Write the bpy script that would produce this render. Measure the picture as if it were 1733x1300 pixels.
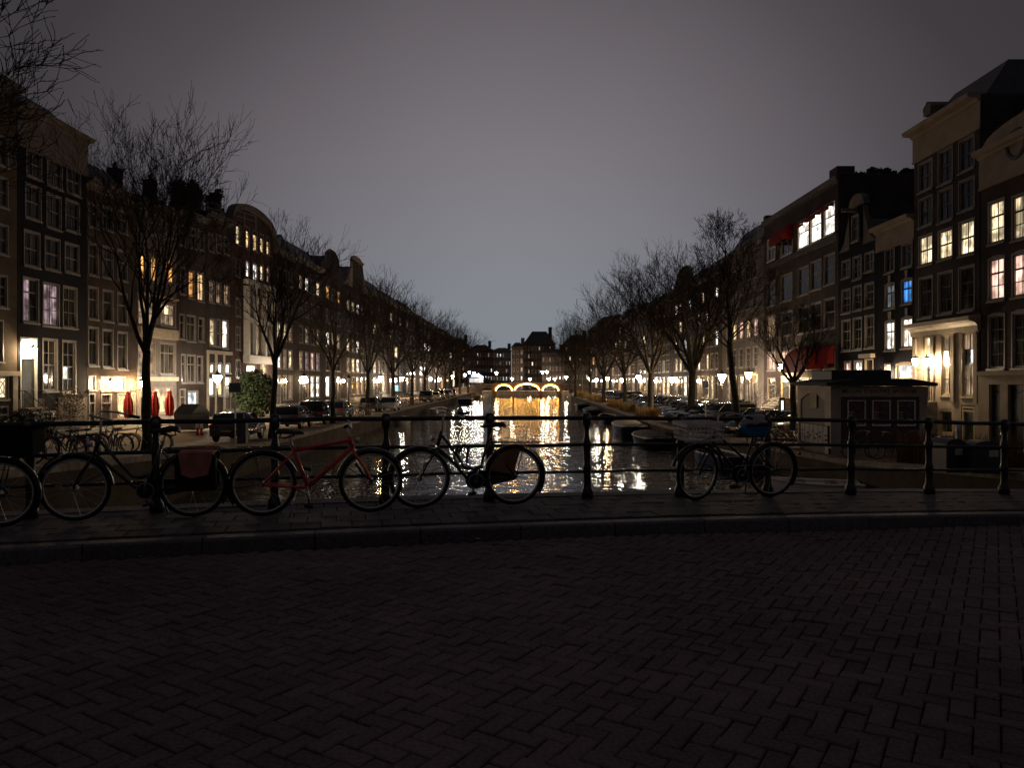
import bpy, bmesh, math, random
import numpy as np
from mathutils import Vector, Matrix

for o in list(bpy.data.objects):
    bpy.data.objects.remove(o, do_unlink=True)
SC = bpy.context.scene
COL = SC.collection
R = math.radians
rnd = random.Random(7)

# ------------------------------------------------------------------ camera
F, CX, HY, EYE = 1300.0, 866.5, 645.0, 4.3      # focal length in photo pixels, principal column, horizon row, eye height
cd = bpy.data.cameras.new('camera')
cam = bpy.data.objects.new('camera', cd); COL.objects.link(cam)
cam.location = (0, 0, EYE); cam.rotation_euler = (R(90), 0, 0)
cd.sensor_fit = 'HORIZONTAL'; cd.sensor_width = 36.0; cd.lens = 36.0 * F / 1733.0
cd.shift_y = (HY - 650.0) / 1733.0
cd.clip_start = 0.1; cd.clip_end = 5000
SC.camera = cam

# ------------------------------------------------------------------ night sky lit by the city ahead
W = bpy.data.worlds.new('World'); SC.world = W; W.use_nodes = True
nt = W.node_tree; nt.nodes.clear()
wo = nt.nodes.new('ShaderNodeOutputWorld')
tc = nt.nodes.new('ShaderNodeTexCoord')
dt = nt.nodes.new('ShaderNodeVectorMath'); dt.operation = 'DOT_PRODUCT'
dt.inputs[1].default_value = Vector((0.0, 1.0, 0.035)).normalized()
nrm = nt.nodes.new('ShaderNodeVectorMath'); nrm.operation = 'NORMALIZE'
nt.links.new(tc.outputs['Generated'], nrm.inputs[0]); nt.links.new(nrm.outputs[0], dt.inputs[0])
acs = nt.nodes.new('ShaderNodeMath'); acs.operation = 'ARCCOSINE'
nt.links.new(dt.outputs['Value'], acs.inputs[0])
sc_ = nt.nodes.new('ShaderNodeMath'); sc_.operation = 'MULTIPLY'; sc_.inputs[1].default_value = 1 / math.pi
nt.links.new(acs.outputs[0], sc_.inputs[0])
cl = nt.nodes.new('ShaderNodeTexNoise'); cl.inputs['Scale'].default_value = 2.2; cl.inputs['Detail'].default_value = 3
nt.links.new(nrm.outputs[0], cl.inputs['Vector'])
cla = nt.nodes.new('ShaderNodeMath'); cla.operation = 'MULTIPLY_ADD'; cla.inputs[1].default_value = 0.03; cla.inputs[2].default_value = -0.015
nt.links.new(cl.outputs['Fac'], cla.inputs[0])
adc = nt.nodes.new('ShaderNodeMath'); adc.operation = 'ADD'
nt.links.new(sc_.outputs[0], adc.inputs[0]); nt.links.new(cla.outputs[0], adc.inputs[1])
rp = nt.nodes.new('ShaderNodeValToRGB'); cr = rp.color_ramp; cr.interpolation = 'LINEAR'
stops = [(0.0, (.262, .247, .263)), (.03, (.250, .236, .251)), (.072, (.207, .192, .208)), (.105, (.165, .150, .164)), (.134, (.127, .113, .125)),
         (.165, (.080, .071, .079)), (.194, (.050, .0445, .050)), (.23, (.041, .0365, .0415)), (1.0, (.041, .0365, .0415))]
cr.elements[0].position = stops[0][0]; cr.elements[0].color = (*stops[0][1], 1)
cr.elements[1].position = 1.0; cr.elements[1].color = (*stops[-1][1], 1)
for p, c in stops[1:-1]:
    e = cr.elements.new(p); e.color = (*c, 1)
nt.links.new(adc.outputs[0], rp.inputs[0])
sepz = nt.nodes.new('ShaderNodeSeparateXYZ'); nt.links.new(nrm.outputs[0], sepz.inputs[0])
hz_ = nt.nodes.new('ShaderNodeValToRGB'); hz_.color_ramp.elements[0].position = 0.0; hz_.color_ramp.elements[0].color = (.82, .98, 1.06, 1)
hz_.color_ramp.elements[1].position = .30; hz_.color_ramp.elements[1].color = (1.0, 1.0, 1.0, 1); nt.links.new(sepz.outputs[2], hz_.inputs[0])
mulc = nt.nodes.new('ShaderNodeVectorMath'); mulc.operation = 'MULTIPLY'; nt.links.new(rp.outputs[0], mulc.inputs[0]); nt.links.new(hz_.outputs[0], mulc.inputs[1])
bg = nt.nodes.new('ShaderNodeBackground'); nt.links.new(mulc.outputs[0], bg.inputs[0]); bg.inputs[1].default_value = 1.0
sky = nt.nodes.new('ShaderNodeTexSky'); sky.sky_type = 'NISHITA'; sky.sun_disc = False
sky.sun_elevation = R(-8); sky.sun_rotation = R(0)
bg2 = nt.nodes.new('ShaderNodeBackground'); nt.links.new(sky.outputs[0], bg2.inputs[0]); bg2.inputs[1].default_value = 0.05
ad = nt.nodes.new('ShaderNodeAddShader'); nt.links.new(bg.outputs[0], ad.inputs[0]); nt.links.new(bg2.outputs[0], ad.inputs[1])
nt.links.new(ad.outputs[0], wo.inputs[0])

# ------------------------------------------------------------------ exposure and render settings
SC.view_settings.view_transform = 'Standard'; SC.view_settings.look = 'None'
SC.view_settings.exposure = 0.0; SC.view_settings.gamma = 1.0; SC.view_settings.use_curve_mapping = False
SC.render.engine = 'CYCLES'
cy = SC.cycles
cy.use_denoising = True
cy.max_bounces = 6; cy.diffuse_bounces = 2; cy.glossy_bounces = 4; cy.transmission_bounces = 4
cy.sample_clamp_indirect = 2.5; cy.caustics_reflective = False; cy.caustics_refractive = False
cy.use_light_tree = True

# ------------------------------------------------------------------ helpers
def px2m(px): return (px - CX) / F
def zpix(y, Y): return EYE + (HY - y) * Y / F

def tag(o, label=None, cat=None, group=None, kind=None):
    if label: o['label'] = label
    if cat: o['category'] = cat
    if group: o['group'] = group
    if kind: o['kind'] = kind
    return o

def thing(name, label, cat, loc=(0, 0, 0), rz=0.0, group=None):
    o = bpy.data.objects.new(name, None); COL.objects.link(o)
    o.location = loc; o.rotation_euler = (0, 0, rz); o.empty_display_size = .2
    return tag(o, label, cat, group)

def put(name, me, parent=None, loc=None, rot=None, scale=None):
    o = bpy.data.objects.new(name, me); COL.objects.link(o)
    if parent is not None: o.parent = parent
    if loc is not None: o.location = loc
    if rot is not None: o.rotation_euler = rot
    if scale is not None: o.scale = scale
    return o

def dup_tree(o, parent=None):
    c = o.copy(); COL.objects.link(c)
    if parent is not None: c.parent = parent
    for ch in list(o.children):
        dup_tree(ch, c)
    return c

class MB:
    def __init__(s): s.v = []; s.f = []
    def add(s, vs, fs):
        n = len(s.v); s.v.extend([tuple(p) for p in vs]); s.f.extend([tuple(i + n for i in f) for f in fs]); return s
    def box(s, x0, x1, y0, y1, z0, z1):
        v = [(x0, y0, z0), (x1, y0, z0), (x1, y1, z0), (x0, y1, z0), (x0, y0, z1), (x1, y0, z1), (x1, y1, z1), (x0, y1, z1)]
        return s.add(v, [(0, 3, 2, 1), (4, 5, 6, 7), (0, 1, 5, 4), (1, 2, 6, 5), (2, 3, 7, 6), (3, 0, 4, 7)])
    def cham(s, x0, x1, y0, y1, z0, z1, b):
        v = [(x0, y0, z0), (x1, y0, z0), (x1, y1, z0), (x0, y1, z0), (x0, y0, z1 - b), (x1, y0, z1 - b), (x1, y1, z1 - b), (x0, y1, z1 - b),
             (x0 + b, y0 + b, z1), (x1 - b, y0 + b, z1), (x1 - b, y1 - b, z1), (x0 + b, y1 - b, z1)]
        f = [(0, 1, 5, 4), (1, 2, 6, 5), (2, 3, 7, 6), (3, 0, 4, 7), (4, 5, 9, 8), (5, 6, 10, 9), (6, 7, 11, 10), (7, 4, 8, 11), (8, 9, 10, 11)]
        return s.add(v, f)
    def quad(s, a, b, c, d): return s.add([a, b, c, d], [(0, 1, 2, 3)])
    def prism(s, poly, a0, a1, axis='y'):
        n = len(poly)
        if axis == 'y': A = [(p[0], a0, p[1]) for p in poly]; B = [(p[0], a1, p[1]) for p in poly]
        elif axis == 'x': A = [(a0, p[0], p[1]) for p in poly]; B = [(a1, p[0], p[1]) for p in poly]
        else: A = [(p[0], p[1], a0) for p in poly]; B = [(p[0], p[1], a1) for p in poly]
        f = [tuple(range(n)), tuple(range(2 * n - 1, n - 1, -1))]
        f += [(i, i + n, (i + 1) % n + n, (i + 1) % n) for i in range(n)]
        return s.add(A + B, f)
    def tube(s, pts, r, n=6, closed=False, cap=True):
        pts = [Vector(p) for p in pts]; m = len(pts)
        rs = r if isinstance(r, (list, tuple)) else [r] * m
        vs = []; fs = []; prev = None
        for i, p in enumerate(pts):
            if closed: t = pts[(i + 1) % m] - pts[i - 1]
            else: t = pts[min(i + 1, m - 1)] - pts[max(i - 1, 0)]
            t.normalize()
            if prev is None:
                up = Vector((0, 0, 1)) if abs(t.z) < .9 else Vector((0, 1, 0))
                a = t.cross(up).normalized()
            else:
                a = (prev - t * prev.dot(t))
                a = a.normalized() if a.length > 1e-6 else t.orthogonal().normalized()
            prev = a; b = t.cross(a)
            for k in range(n):
                g = 2 * math.pi * k / n
                vs.append(p + (a * math.cos(g) + b * math.sin(g)) * rs[i])
        for i in range(m if closed else m - 1):
            j = (i + 1) % m
            for k in range(n):
                l = (k + 1) % n
                fs.append((i * n + k, i * n + l, j * n + l, j * n + k))
        if cap and not closed:
            fs.append(tuple(range(n - 1, -1, -1))); fs.append(tuple((m - 1) * n + k for k in range(n)))
        return s.add(vs, fs)
    def lathe(s, prof, n=12, c=(0, 0, 0), ang=0.0):
        vs = []; fs = []; m = len(prof)
        for r, z in prof:
            for k in range(n):
                g = 2 * math.pi * k / n + ang
                vs.append((c[0] + r * math.cos(g), c[1] + r * math.sin(g), c[2] + z))
        for i in range(m - 1):
            for k in range(n):
                l = (k + 1) % n
                fs.append((i * n + k, i * n + l, (i + 1) * n + l, (i + 1) * n + k))
        fs.append(tuple(range(n - 1, -1, -1))); fs.append(tuple((m - 1) * n + k for k in range(n)))
        return s.add(vs, fs)
    def ring(s, c, rad, r, n=28, k=6, axis='y', sx=1.0):
        pts = []
        for i in range(n):
            g = 2 * math.pi * i / n
            if axis == 'y': pts.append((c[0] + rad * math.cos(g), c[1], c[2] + rad * math.sin(g)))
            elif axis == 'x': pts.append((c[0], c[1] + rad * math.cos(g), c[2] + rad * math.sin(g)))
            else: pts.append((c[0] + rad * math.cos(g), c[1] + rad * math.sin(g), c[2]))
        return s.tube(pts, r, k, closed=True)
    def mesh(s, mat, smooth=False, name='mesh'):
        me = bpy.data.meshes.new(name); me.from_pydata(s.v, [], s.f); me.update()
        if mat is not None:
            me.materials.append(mat)
        if smooth:
            for p in me.polygons: p.use_smooth = True
        return me
    def obj(s, name, mat, parent=None, loc=None, rot=None, smooth=False):
        return put(name, s.mesh(mat, smooth, name), parent, loc, rot)

# ------------------------------------------------------------------ materials
MATS = {}
def principled(name):
    m = bpy.data.materials.new(name); m.use_nodes = True
    b = m.node_tree.nodes['Principled BSDF']; return m, m.node_tree, b

def mat(name, col, rough=.6, metal=0.0, var=.25, scale=8.0, bump=0.0, spec=.5, coat=0.0, rand=0.0, island=False):
    if name in MATS: return MATS[name]
    m, t, b = principled(name)
    tcn = t.nodes.new('ShaderNodeTexCoord')
    nz = t.nodes.new('ShaderNodeTexNoise'); nz.inputs['Scale'].default_value = scale; nz.inputs['Detail'].default_value = 5
    t.links.new(tcn.outputs['Object'], nz.inputs['Vector'])
    mr = t.nodes.new('ShaderNodeMapRange'); mr.inputs[1].default_value = .3; mr.inputs[2].default_value = .7
    mr.inputs[3].default_value = 1 - var; mr.inputs[4].default_value = 1 + var
    t.links.new(nz.outputs['Fac'], mr.inputs[0])
    val = mr.outputs[0]
    if rand > 0:
        oi = t.nodes.new('ShaderNodeObjectInfo'); src = oi.outputs['Random']
        if island:
            ge = t.nodes.new('ShaderNodeNewGeometry')
            a1 = t.nodes.new('ShaderNodeMath'); a1.operation = 'ADD'; t.links.new(ge.outputs['Random Per Island'], a1.inputs[0]); t.links.new(src, a1.inputs[1])
            a2 = t.nodes.new('ShaderNodeMath'); a2.operation = 'FRACT'; t.links.new(a1.outputs[0], a2.inputs[0]); src = a2.outputs[0]
        r2 = t.nodes.new('ShaderNodeMapRange'); r2.inputs[3].default_value = 1 - rand; r2.inputs[4].default_value = 1 + rand
        t.links.new(src, r2.inputs[0])
        mu = t.nodes.new('ShaderNodeMath'); mu.operation = 'MULTIPLY'; t.links.new(val, mu.inputs[0]); t.links.new(r2.outputs[0], mu.inputs[1]); val = mu.outputs[0]
    mx = t.nodes.new('ShaderNodeVectorMath'); mx.operation = 'SCALE'; mx.inputs[0].default_value = col
    t.links.new(val, mx.inputs['Scale']); t.links.new(mx.outputs[0], b.inputs['Base Color'])
    b.inputs['Roughness'].default_value = rough; b.inputs['Metallic'].default_value = metal
    b.inputs['Specular IOR Level'].default_value = min(spec, .15) if rough > .7 else spec
    if coat: b.inputs['Coat Weight'].default_value = coat; b.inputs['Coat Roughness'].default_value = .05
    if bump:
        bp = t.nodes.new('ShaderNodeBump'); bp.inputs['Strength'].default_value = bump; bp.inputs['Distance'].default_value = .02
        t.links.new(nz.outputs['Fac'], bp.inputs['Height']); t.links.new(bp.outputs[0], b.inputs['Normal'])
    MATS[name] = m; return m

def brick_mat(name, c1, c2, mortar=(.16, .14, .12), axes='xz', w=.22, h=.068, rough=.85):
    if name in MATS: return MATS[name]
    m, t, b = principled(name)
    tcn = t.nodes.new('ShaderNodeTexCoord'); sp = t.nodes.new('ShaderNodeSeparateXYZ'); cb = t.nodes.new('ShaderNodeCombineXYZ')
    t.links.new(tcn.outputs['Object'], sp.inputs[0])
    if axes == 'xz':
        ad1 = t.nodes.new('ShaderNodeMath'); ad1.operation = 'ADD'; t.links.new(sp.outputs[0], ad1.inputs[0]); t.links.new(sp.outputs[1], ad1.inputs[1])
        t.links.new(ad1.outputs[0], cb.inputs[0]); t.links.new(sp.outputs[2], cb.inputs[1])
    else:
        t.links.new(sp.outputs[0], cb.inputs[0]); t.links.new(sp.outputs[1], cb.inputs[1])
    br = t.nodes.new('ShaderNodeTexBrick'); t.links.new(cb.outputs[0], br.inputs['Vector'])
    br.inputs['Color1'].default_value = (*c1, 1); br.inputs['Color2'].default_value = (*c2, 1); br.inputs['Mortar'].default_value = (*mortar, 1)
    br.inputs['Scale'].default_value = 1.0; br.inputs['Brick Width'].default_value = w; br.inputs['Row Height'].default_value = h
    br.inputs['Mortar Size'].default_value = .006
    nz = t.nodes.new('ShaderNodeTexNoise'); nz.inputs['Scale'].default_value = .7; nz.inputs['Detail'].default_value = 6
    t.links.new(tcn.outputs['Object'], nz.inputs['Vector'])
    mr = t.nodes.new('ShaderNodeMapRange'); mr.inputs[1].default_value = .3; mr.inputs[2].default_value = .7; mr.inputs[3].default_value = .65; mr.inputs[4].default_value = 1.3
    t.links.new(nz.outputs['Fac'], mr.inputs[0])
    sv = t.nodes.new('ShaderNodeVectorMath'); sv.operation = 'SCALE'; t.links.new(br.outputs['Color'], sv.inputs[0]); t.links.new(mr.outputs[0], sv.inputs['Scale'])
    t.links.new(sv.outputs[0], b.inputs['Base Color']); b.inputs['Roughness'].default_value = rough; b.inputs['Specular IOR Level'].default_value = .12
    bp = t.nodes.new('ShaderNodeBump'); bp.inputs['Strength'].default_value = .4; bp.inputs['Distance'].default_value = .01
    bp.invert = True; t.links.new(br.outputs['Fac'], bp.inputs['Height']); t.links.new(bp.outputs[0], b.inputs['Normal'])
    MATS[name] = m; return m

def lit_mat(name, col, strength, fold=30.0, sample=False, contrast=.45):
    """a lit room behind glass: curtain folds and uneven room brightness painted into the glow as noise"""
    if name in MATS: return MATS[name]
    m, t, b = principled(name)
    tcn = t.nodes.new('ShaderNodeTexCoord'); oi = t.nodes.new('ShaderNodeObjectInfo')
    geo = t.nodes.new('ShaderNodeNewGeometry')
    wv = t.nodes.new('ShaderNodeTexWave'); wv.wave_type = 'BANDS'; wv.bands_direction = 'DIAGONAL'; wv.inputs['Scale'].default_value = fold / 10
    wv.inputs['Distortion'].default_value = 2.5; wv.inputs['Detail'].default_value = 2
    mp = t.nodes.new('ShaderNodeMapping'); mp.inputs['Scale'].default_value = (1, 1, .05)
    t.links.new(geo.outputs['Position'], mp.inputs['Vector'])
    t.links.new(mp.outputs[0], wv.inputs['Vector'])
    nz = t.nodes.new('ShaderNodeTexNoise'); nz.inputs['Scale'].default_value = 1.5; nz.inputs['Detail'].default_value = 4
    t.links.new(geo.outputs['Position'], nz.inputs['Vector'])
    mr = t.nodes.new('ShaderNodeMapRange'); mr.inputs[1].default_value = .40; mr.inputs[2].default_value = .62; mr.inputs[3].default_value = .28; mr.inputs[4].default_value = 1.5  # patches of room brightness, noise painted into the emission
    t.links.new(nz.outputs['Fac'], mr.inputs[0])
    m2 = t.nodes.new('ShaderNodeMapRange'); m2.inputs[3].default_value = 1 - contrast; m2.inputs[4].default_value = 1.1
    t.links.new(wv.outputs['Fac'], m2.inputs[0])
    m3 = t.nodes.new('ShaderNodeMapRange'); m3.inputs[3].default_value = .7; m3.inputs[4].default_value = 1.15
    t.links.new(oi.outputs['Random'], m3.inputs[0])
    a = t.nodes.new('ShaderNodeMath'); a.operation = 'MULTIPLY'; t.links.new(mr.outputs[0], a.inputs[0]); t.links.new(m2.outputs[0], a.inputs[1])
    c = t.nodes.new('ShaderNodeMath'); c.operation = 'MULTIPLY'; t.links.new(a.outputs[0], c.inputs[0]); t.links.new(m3.outputs[0], c.inputs[1])
    d = t.nodes.new('ShaderNodeMath'); d.operation = 'MULTIPLY'; t.links.new(c.outputs[0], d.inputs[0]); d.inputs[1].default_value = strength
    b.inputs['Base Color'].default_value = (.05, .05, .05, 1); b.inputs['Roughness'].default_value = .12
    b.inputs['Emission Color'].default_value = (*col, 1); t.links.new(d.outputs[0], b.inputs['Emission Strength'])
    m.cycles.emission_sampling = 'AUTO' if sample else 'NONE'
    MATS[name] = m; return m

def glow_mat(name, col, strength, sample=True):
    if name in MATS: return MATS[name]
    m, t, b = principled(name)
    b.inputs['Base Color'].default_value = (.12, .12, .12, 1); b.inputs['Emission Color'].default_value = (*col, 1); b.inputs['Emission Strength'].default_value = strength
    m.cycles.emission_sampling = 'FRONT' if sample else 'NONE'
    MATS[name] = m; return m

def glass_mat(name, col, rough=.06):
    """dark room behind window glass: hung curtain tones differ from pane to pane"""
    if name in MATS: return MATS[name]
    m, t, b = principled(name)
    oi = t.nodes.new('ShaderNodeObjectInfo'); geo = t.nodes.new('ShaderNodeNewGeometry')
    nz = t.nodes.new('ShaderNodeTexNoise'); nz.inputs['Scale'].default_value = 1.6; nz.inputs['Detail'].default_value = 3
    mp = t.nodes.new('ShaderNodeMapping'); mp.inputs['Scale'].default_value = (2, 2, .35)
    t.links.new(geo.outputs['Position'], mp.inputs[0]); t.links.new(mp.outputs[0], nz.inputs['Vector'])
    mr = t.nodes.new('ShaderNodeMapRange'); mr.inputs[1].default_value = .35; mr.inputs[2].default_value = .7; mr.inputs[3].default_value = .15; mr.inputs[4].default_value = 2.2
    t.links.new(nz.outputs['Fac'], mr.inputs[0])
    sv = t.nodes.new('ShaderNodeVectorMath'); sv.operation = 'SCALE'; sv.inputs[0].default_value = col; t.links.new(mr.outputs[0], sv.inputs['Scale'])
    t.links.new(sv.outputs[0], b.inputs['Base Color']); b.inputs['Roughness'].default_value = rough; b.inputs['Specular IOR Level'].default_value = .35
    n2 = t.nodes.new('ShaderNodeTexNoise'); n2.inputs['Scale'].default_value = 2.0
    t.links.new(geo.outputs['Position'], n2.inputs['Vector'])
    bp = t.nodes.new('ShaderNodeBump'); bp.inputs['Strength'].default_value = .06; bp.inputs['Distance'].default_value = .05
    t.links.new(n2.outputs['Fac'], bp.inputs['Height']); t.links.new(bp.outputs[0], b.inputs['Normal'])
    MATS[name] = m; return m

M_iron = mat('cast_iron_paint', (.016, .018, .022), .42, 0, .35, 14, .25, coat=.0)
M_black = mat('black_paint', (.014, .014, .016), .35, 0, .3, 10)
M_rubber = mat('tyre_rubber', (.018, .018, .019), .8, 0, .3, 30, .2)
M_chrome = mat('worn_chrome', (.60, .57, .53), .42, .55, .25, 25)
M_alu = mat('aluminium', (.45, .45, .46), .4, .85, .2, 20)
M_leather = mat('saddle_vinyl', (.02, .018, .018), .55, 0, .3, 20, .2)
M_white = mat('white_paint', (.72, .69, .62), .5, 0, .12, 3)
M_cream = mat('cream_paint', (.42, .34, .24), .55, 0, .18, 2)
M_trim = mat('window_frame_paint', (.20, .176, .158), .5, 0, .2, 3)
M_darktrim = mat('dark_green_sash_paint', (.015, .02, .018), .35, 0, .2, 5)
M_stone = mat('weathered_stone', (.26, .24, .21), .8, 0, .3, 4, .3)
M_darkstone = mat('dark_hardstone', (.10, .10, .105), .75, 0, .3, 5, .3)
M_roof = mat('slate_roof', (.028, .029, .034), .55, 0, .35, 3, .3)
M_tile = mat('clay_roof_tile', (.07, .045, .04), .7, 0, .35, 3, .4)
M_glass = glass_mat('dark_window_glass', (.05, .047, .042))
M_glassblk = mat('tinted_car_glass', (.01, .011, .013), .06, 0, .1, 2)
M_door = mat('dark_green_door_paint', (.012, .016, .014), .3, 0, .2, 4)
M_br_brown = brick_mat('brown_brick', (.040, .026, .025), (.028, .019, .020))
M_br_red = brick_mat('red_brick', (.075, .030, .025), (.055, .024, .021))
M_br_black = brick_mat('black_tarred_brick', (.008, .008, .014), (.006, .006, .012), (.007, .007, .010))
M_br_warm = brick_mat('orange_brown_brick', (.052, .030, .024), (.040, .025, .021))
M_br_yellow = brick_mat('yellow_brick', (.085, .06, .036), (.07, .05, .03))
M_plaster = mat('cream_plaster', (.31, .255, .20), .8, 0, .18, 1.2, .1)
M_plaster2 = mat('grey_plaster', (.15, .128, .118), .8, 0, .25, 1.2, .1)
M_redcloth = mat('red_canvas', (.17, .012, .010), .8, 0, .2, 6, .2)
LIT = {
    'warm': lit_mat('lit_room_warm', (1.0, .66, .32), 1.7),
    'cream': lit_mat('lit_room_cream', (1.0, .78, .46), 1.7),
    'white': lit_mat('lit_room_white', (1.0, .93, .82), 2.6, contrast=.3),
    'orange': lit_mat('lit_room_orange', (1.0, .45, .12), 1.3),
    'pink': lit_mat('lit_room_pink', (1.0, .60, .46), 1.35, 18, contrast=.3),
    'dim': lit_mat('lit_room_dim', (1.0, .66, .40), .42),
    'mauve': lit_mat('lit_room_mauve', (.80, .56, .62), .42, 16),
    'blue': lit_mat('lit_room_blue', (.08, .35, 1.0), 1.1, contrast=.7),
    'cool': lit_mat('lit_room_cool', (.82, .92, 1.0), 1.3, contrast=.3),
    'grey': lit_mat('lit_room_grey', (.62, .66, .72), .22),
    'hot': lit_mat('lit_room_bright', (1.0, .86, .62), 5.0, contrast=.2),
}
LAMP_L = 420.0
M_lamp = glow_mat('street_lamp_glass', (1.0, .84, .64), LAMP_L)
M_lampfar = glow_mat('distant_street_lamp_glass', (1.0, .86, .68), 330.0)
M_lampdist = glow_mat('far_bridge_lamp_glass', (1.0, .84, .62), 220.0)
M_lampwarm = glow_mat('warm_street_lamp_glass', (1.0, .66, .34), 300.0)
M_lampdim = glow_mat('old_lamp_glass', (1.0, .62, .22), 25.0)
M_lampoff = mat('unlit_lamp_glass', (.45, .46, .46), .2, 0, .1, 3)
M_wall = glow_mat('wall_lantern_glass', (1.0, .74, .44), 320.0)
M_wallextra = glow_mat('extra_wall_lantern_glass', (1.0, .76, .48), 150.0)
M_wallhot = glow_mat('bright_wall_lantern_glass', (1.0, .66, .30), 900.0)
# ------------------------------------------------------------------ setting: ground, canal, quays, bridge deck
def water_mat():
    m, t, b = principled('canal_water')
    b.inputs['Base Color'].default_value = (.010, .011, .011, 1); b.inputs['Roughness'].default_value = .02; b.inputs['IOR'].default_value = 1.33
    b.inputs['Specular IOR Level'].default_value = .5
    tcn = t.nodes.new('ShaderNodeTexCoord')
    hs = []
    for sc, dist, amp in (((1.25, 1.7, 1), .5, 1.0), ((3.2, 4.0, 1), .4, .40), ((.35, .5, 1), .3, 1.2)):
        mp = t.nodes.new('ShaderNodeMapping'); mp.inputs['Scale'].default_value = sc; mp.inputs['Rotation'].default_value = (0, 0, R(6))
        t.links.new(tcn.outputs['Object'], mp.inputs[0])
        nz = t.nodes.new('ShaderNodeTexNoise'); nz.inputs['Scale'].default_value = 1.0; nz.inputs['Detail'].default_value = 1.5; nz.inputs['Distortion'].default_value = dist
        t.links.new(mp.outputs[0], nz.inputs['Vector'])
        mu = t.nodes.new('ShaderNodeMath'); mu.operation = 'MULTIPLY'; mu.inputs[1].default_value = amp; t.links.new(nz.outputs['Fac'], mu.inputs[0]); hs.append(mu)
    a = t.nodes.new('ShaderNodeMath'); a.operation = 'ADD'; t.links.new(hs[0].outputs[0], a.inputs[0]); t.links.new(hs[1].outputs[0], a.inputs[1])
    c = t.nodes.new('ShaderNodeMath'); c.operation = 'ADD'; t.links.new(a.outputs[0], c.inputs[0]); t.links.new(hs[2].outputs[0], c.inputs[1])
    bp = t.nodes.new('ShaderNodeBump'); bp.inputs['Strength'].default_value = 1.0; bp.inputs['Distance'].default_value = .042
    t.links.new(c.outputs[0], bp.inputs['Height']); t.links.new(bp.outputs[0], b.inputs['Normal'])
    return m

def interp(tab, y):
    if y <= tab[0][0]: return tab[0][1]
    for (a, b), (c, d) in zip(tab, tab[1:]):
        if y <= c: return b + (d - b) * (y - a) / (c - a)
    return tab[-1][1]
XL = lambda Y: interp([(0, -12.2), (80, -12.2), (209, -10.6), (260, -9.6)], Y)
XR = lambda Y: interp([(0, 13.0), (30, 13.0), (46, 10.9), (58, 10.6), (98, 11.6), (170, 13.0), (209, 17.0), (260, 19)], Y)
ZL = lambda Y: min(2.45, 1.2 + max(0, 39 - Y) * .045)
ZR = lambda Y: min(2.45, 1.2 + max(0, 30 - Y) * .07)
FL = [(20, -27.2), (49, -26.8), (62, -25.8), (72, -25.1), (100, -24.4), (130, -23.8), (209, -21.5), (300, -20)]
FR = [(20, 23.0), (90, 23.0), (140, 23.4), (209, 25.5), (300, 27)]

M_street = brick_mat('street_klinker', (.36, .255, .165), (.29, .205, .135), (.16, .125, .09), 'xy', .2, .1)
M_pave = brick_mat('pavement_slab', (.20, .185, .165), (.165, .155, .14), (.08, .075, .07), 'xy', .3, .3)
M_quaybrick = brick_mat('quay_brick', (.095, .07, .055), (.07, .052, .042), (.07, .062, .05), 'xz', .22, .068)
M_cap = mat('quay_coping_stone', (.25, .22, .18), .75, 0, .3, 3, .3, rand=.2)

g = MB(); g.quad((-2500, -2500, -1.2), (2500, -2500, -1.2), (2500, 2500, -1.2), (-2500, 2500, -1.2))
tag(g.obj('ground', mat('earth', (.05, .045, .04), .9)), kind='structure')
g = MB(); g.quad((-14, -30, 0), (26, -30, 0), (26, 420, 0), (-14, 420, 0))
tag(g.obj('canal_water', water_mat()), kind='structure')

YS = [-20, 0, 8, 11, 14, 17, 20, 23, 26, 28, 30, 33, 36, 39, 43, 46, 50, 54, 58, 64, 70, 80, 90, 98, 110, 130, 150, 170, 190, 209, 230, 260, 420]
def street(name, edge, z, sgn):
    g = MB()
    for a, b in zip(YS, YS[1:]):
        q = [(edge(a) + sgn * .12, a, z(a)), (sgn * 140, a, z(a)), (sgn * 140, b, z(b)), (edge(b) + sgn * .12, b, z(b))]
        if sgn < 0: q.reverse()
        g.quad(*q)
    return tag(g.obj(name, M_street), kind='structure')
street('left_quay_street', XL, ZL, -1)
street('right_quay_street', XR, ZR, 1)
def footpath(name, ftab, z, sgn):
    g = MB()
    ys = [y for y in YS if 11 <= y <= 260]
    for a, b in zip(ys, ys[1:]):
        xa, xb = interp(ftab, a), interp(ftab, b)
        o = -sgn * 2.6
        v = [(xa + sgn * 3, a, z(a) + .1), (xb + sgn * 3, b, z(b) + .1), (xb + o, b, z(b) + .1), (xa + o, a, z(a) + .1), (xb + o, b, z(b) - .05), (xa + o, a, z(a) - .05)]
        g.add(v, [(0, 1, 2, 3), (3, 2, 4, 5)])
    return tag(g.obj(name, M_pave), kind='structure')
footpath('left_pavement', FL, ZL, -1)
footpath('right_pavement', FR, ZR, 1)

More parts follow.
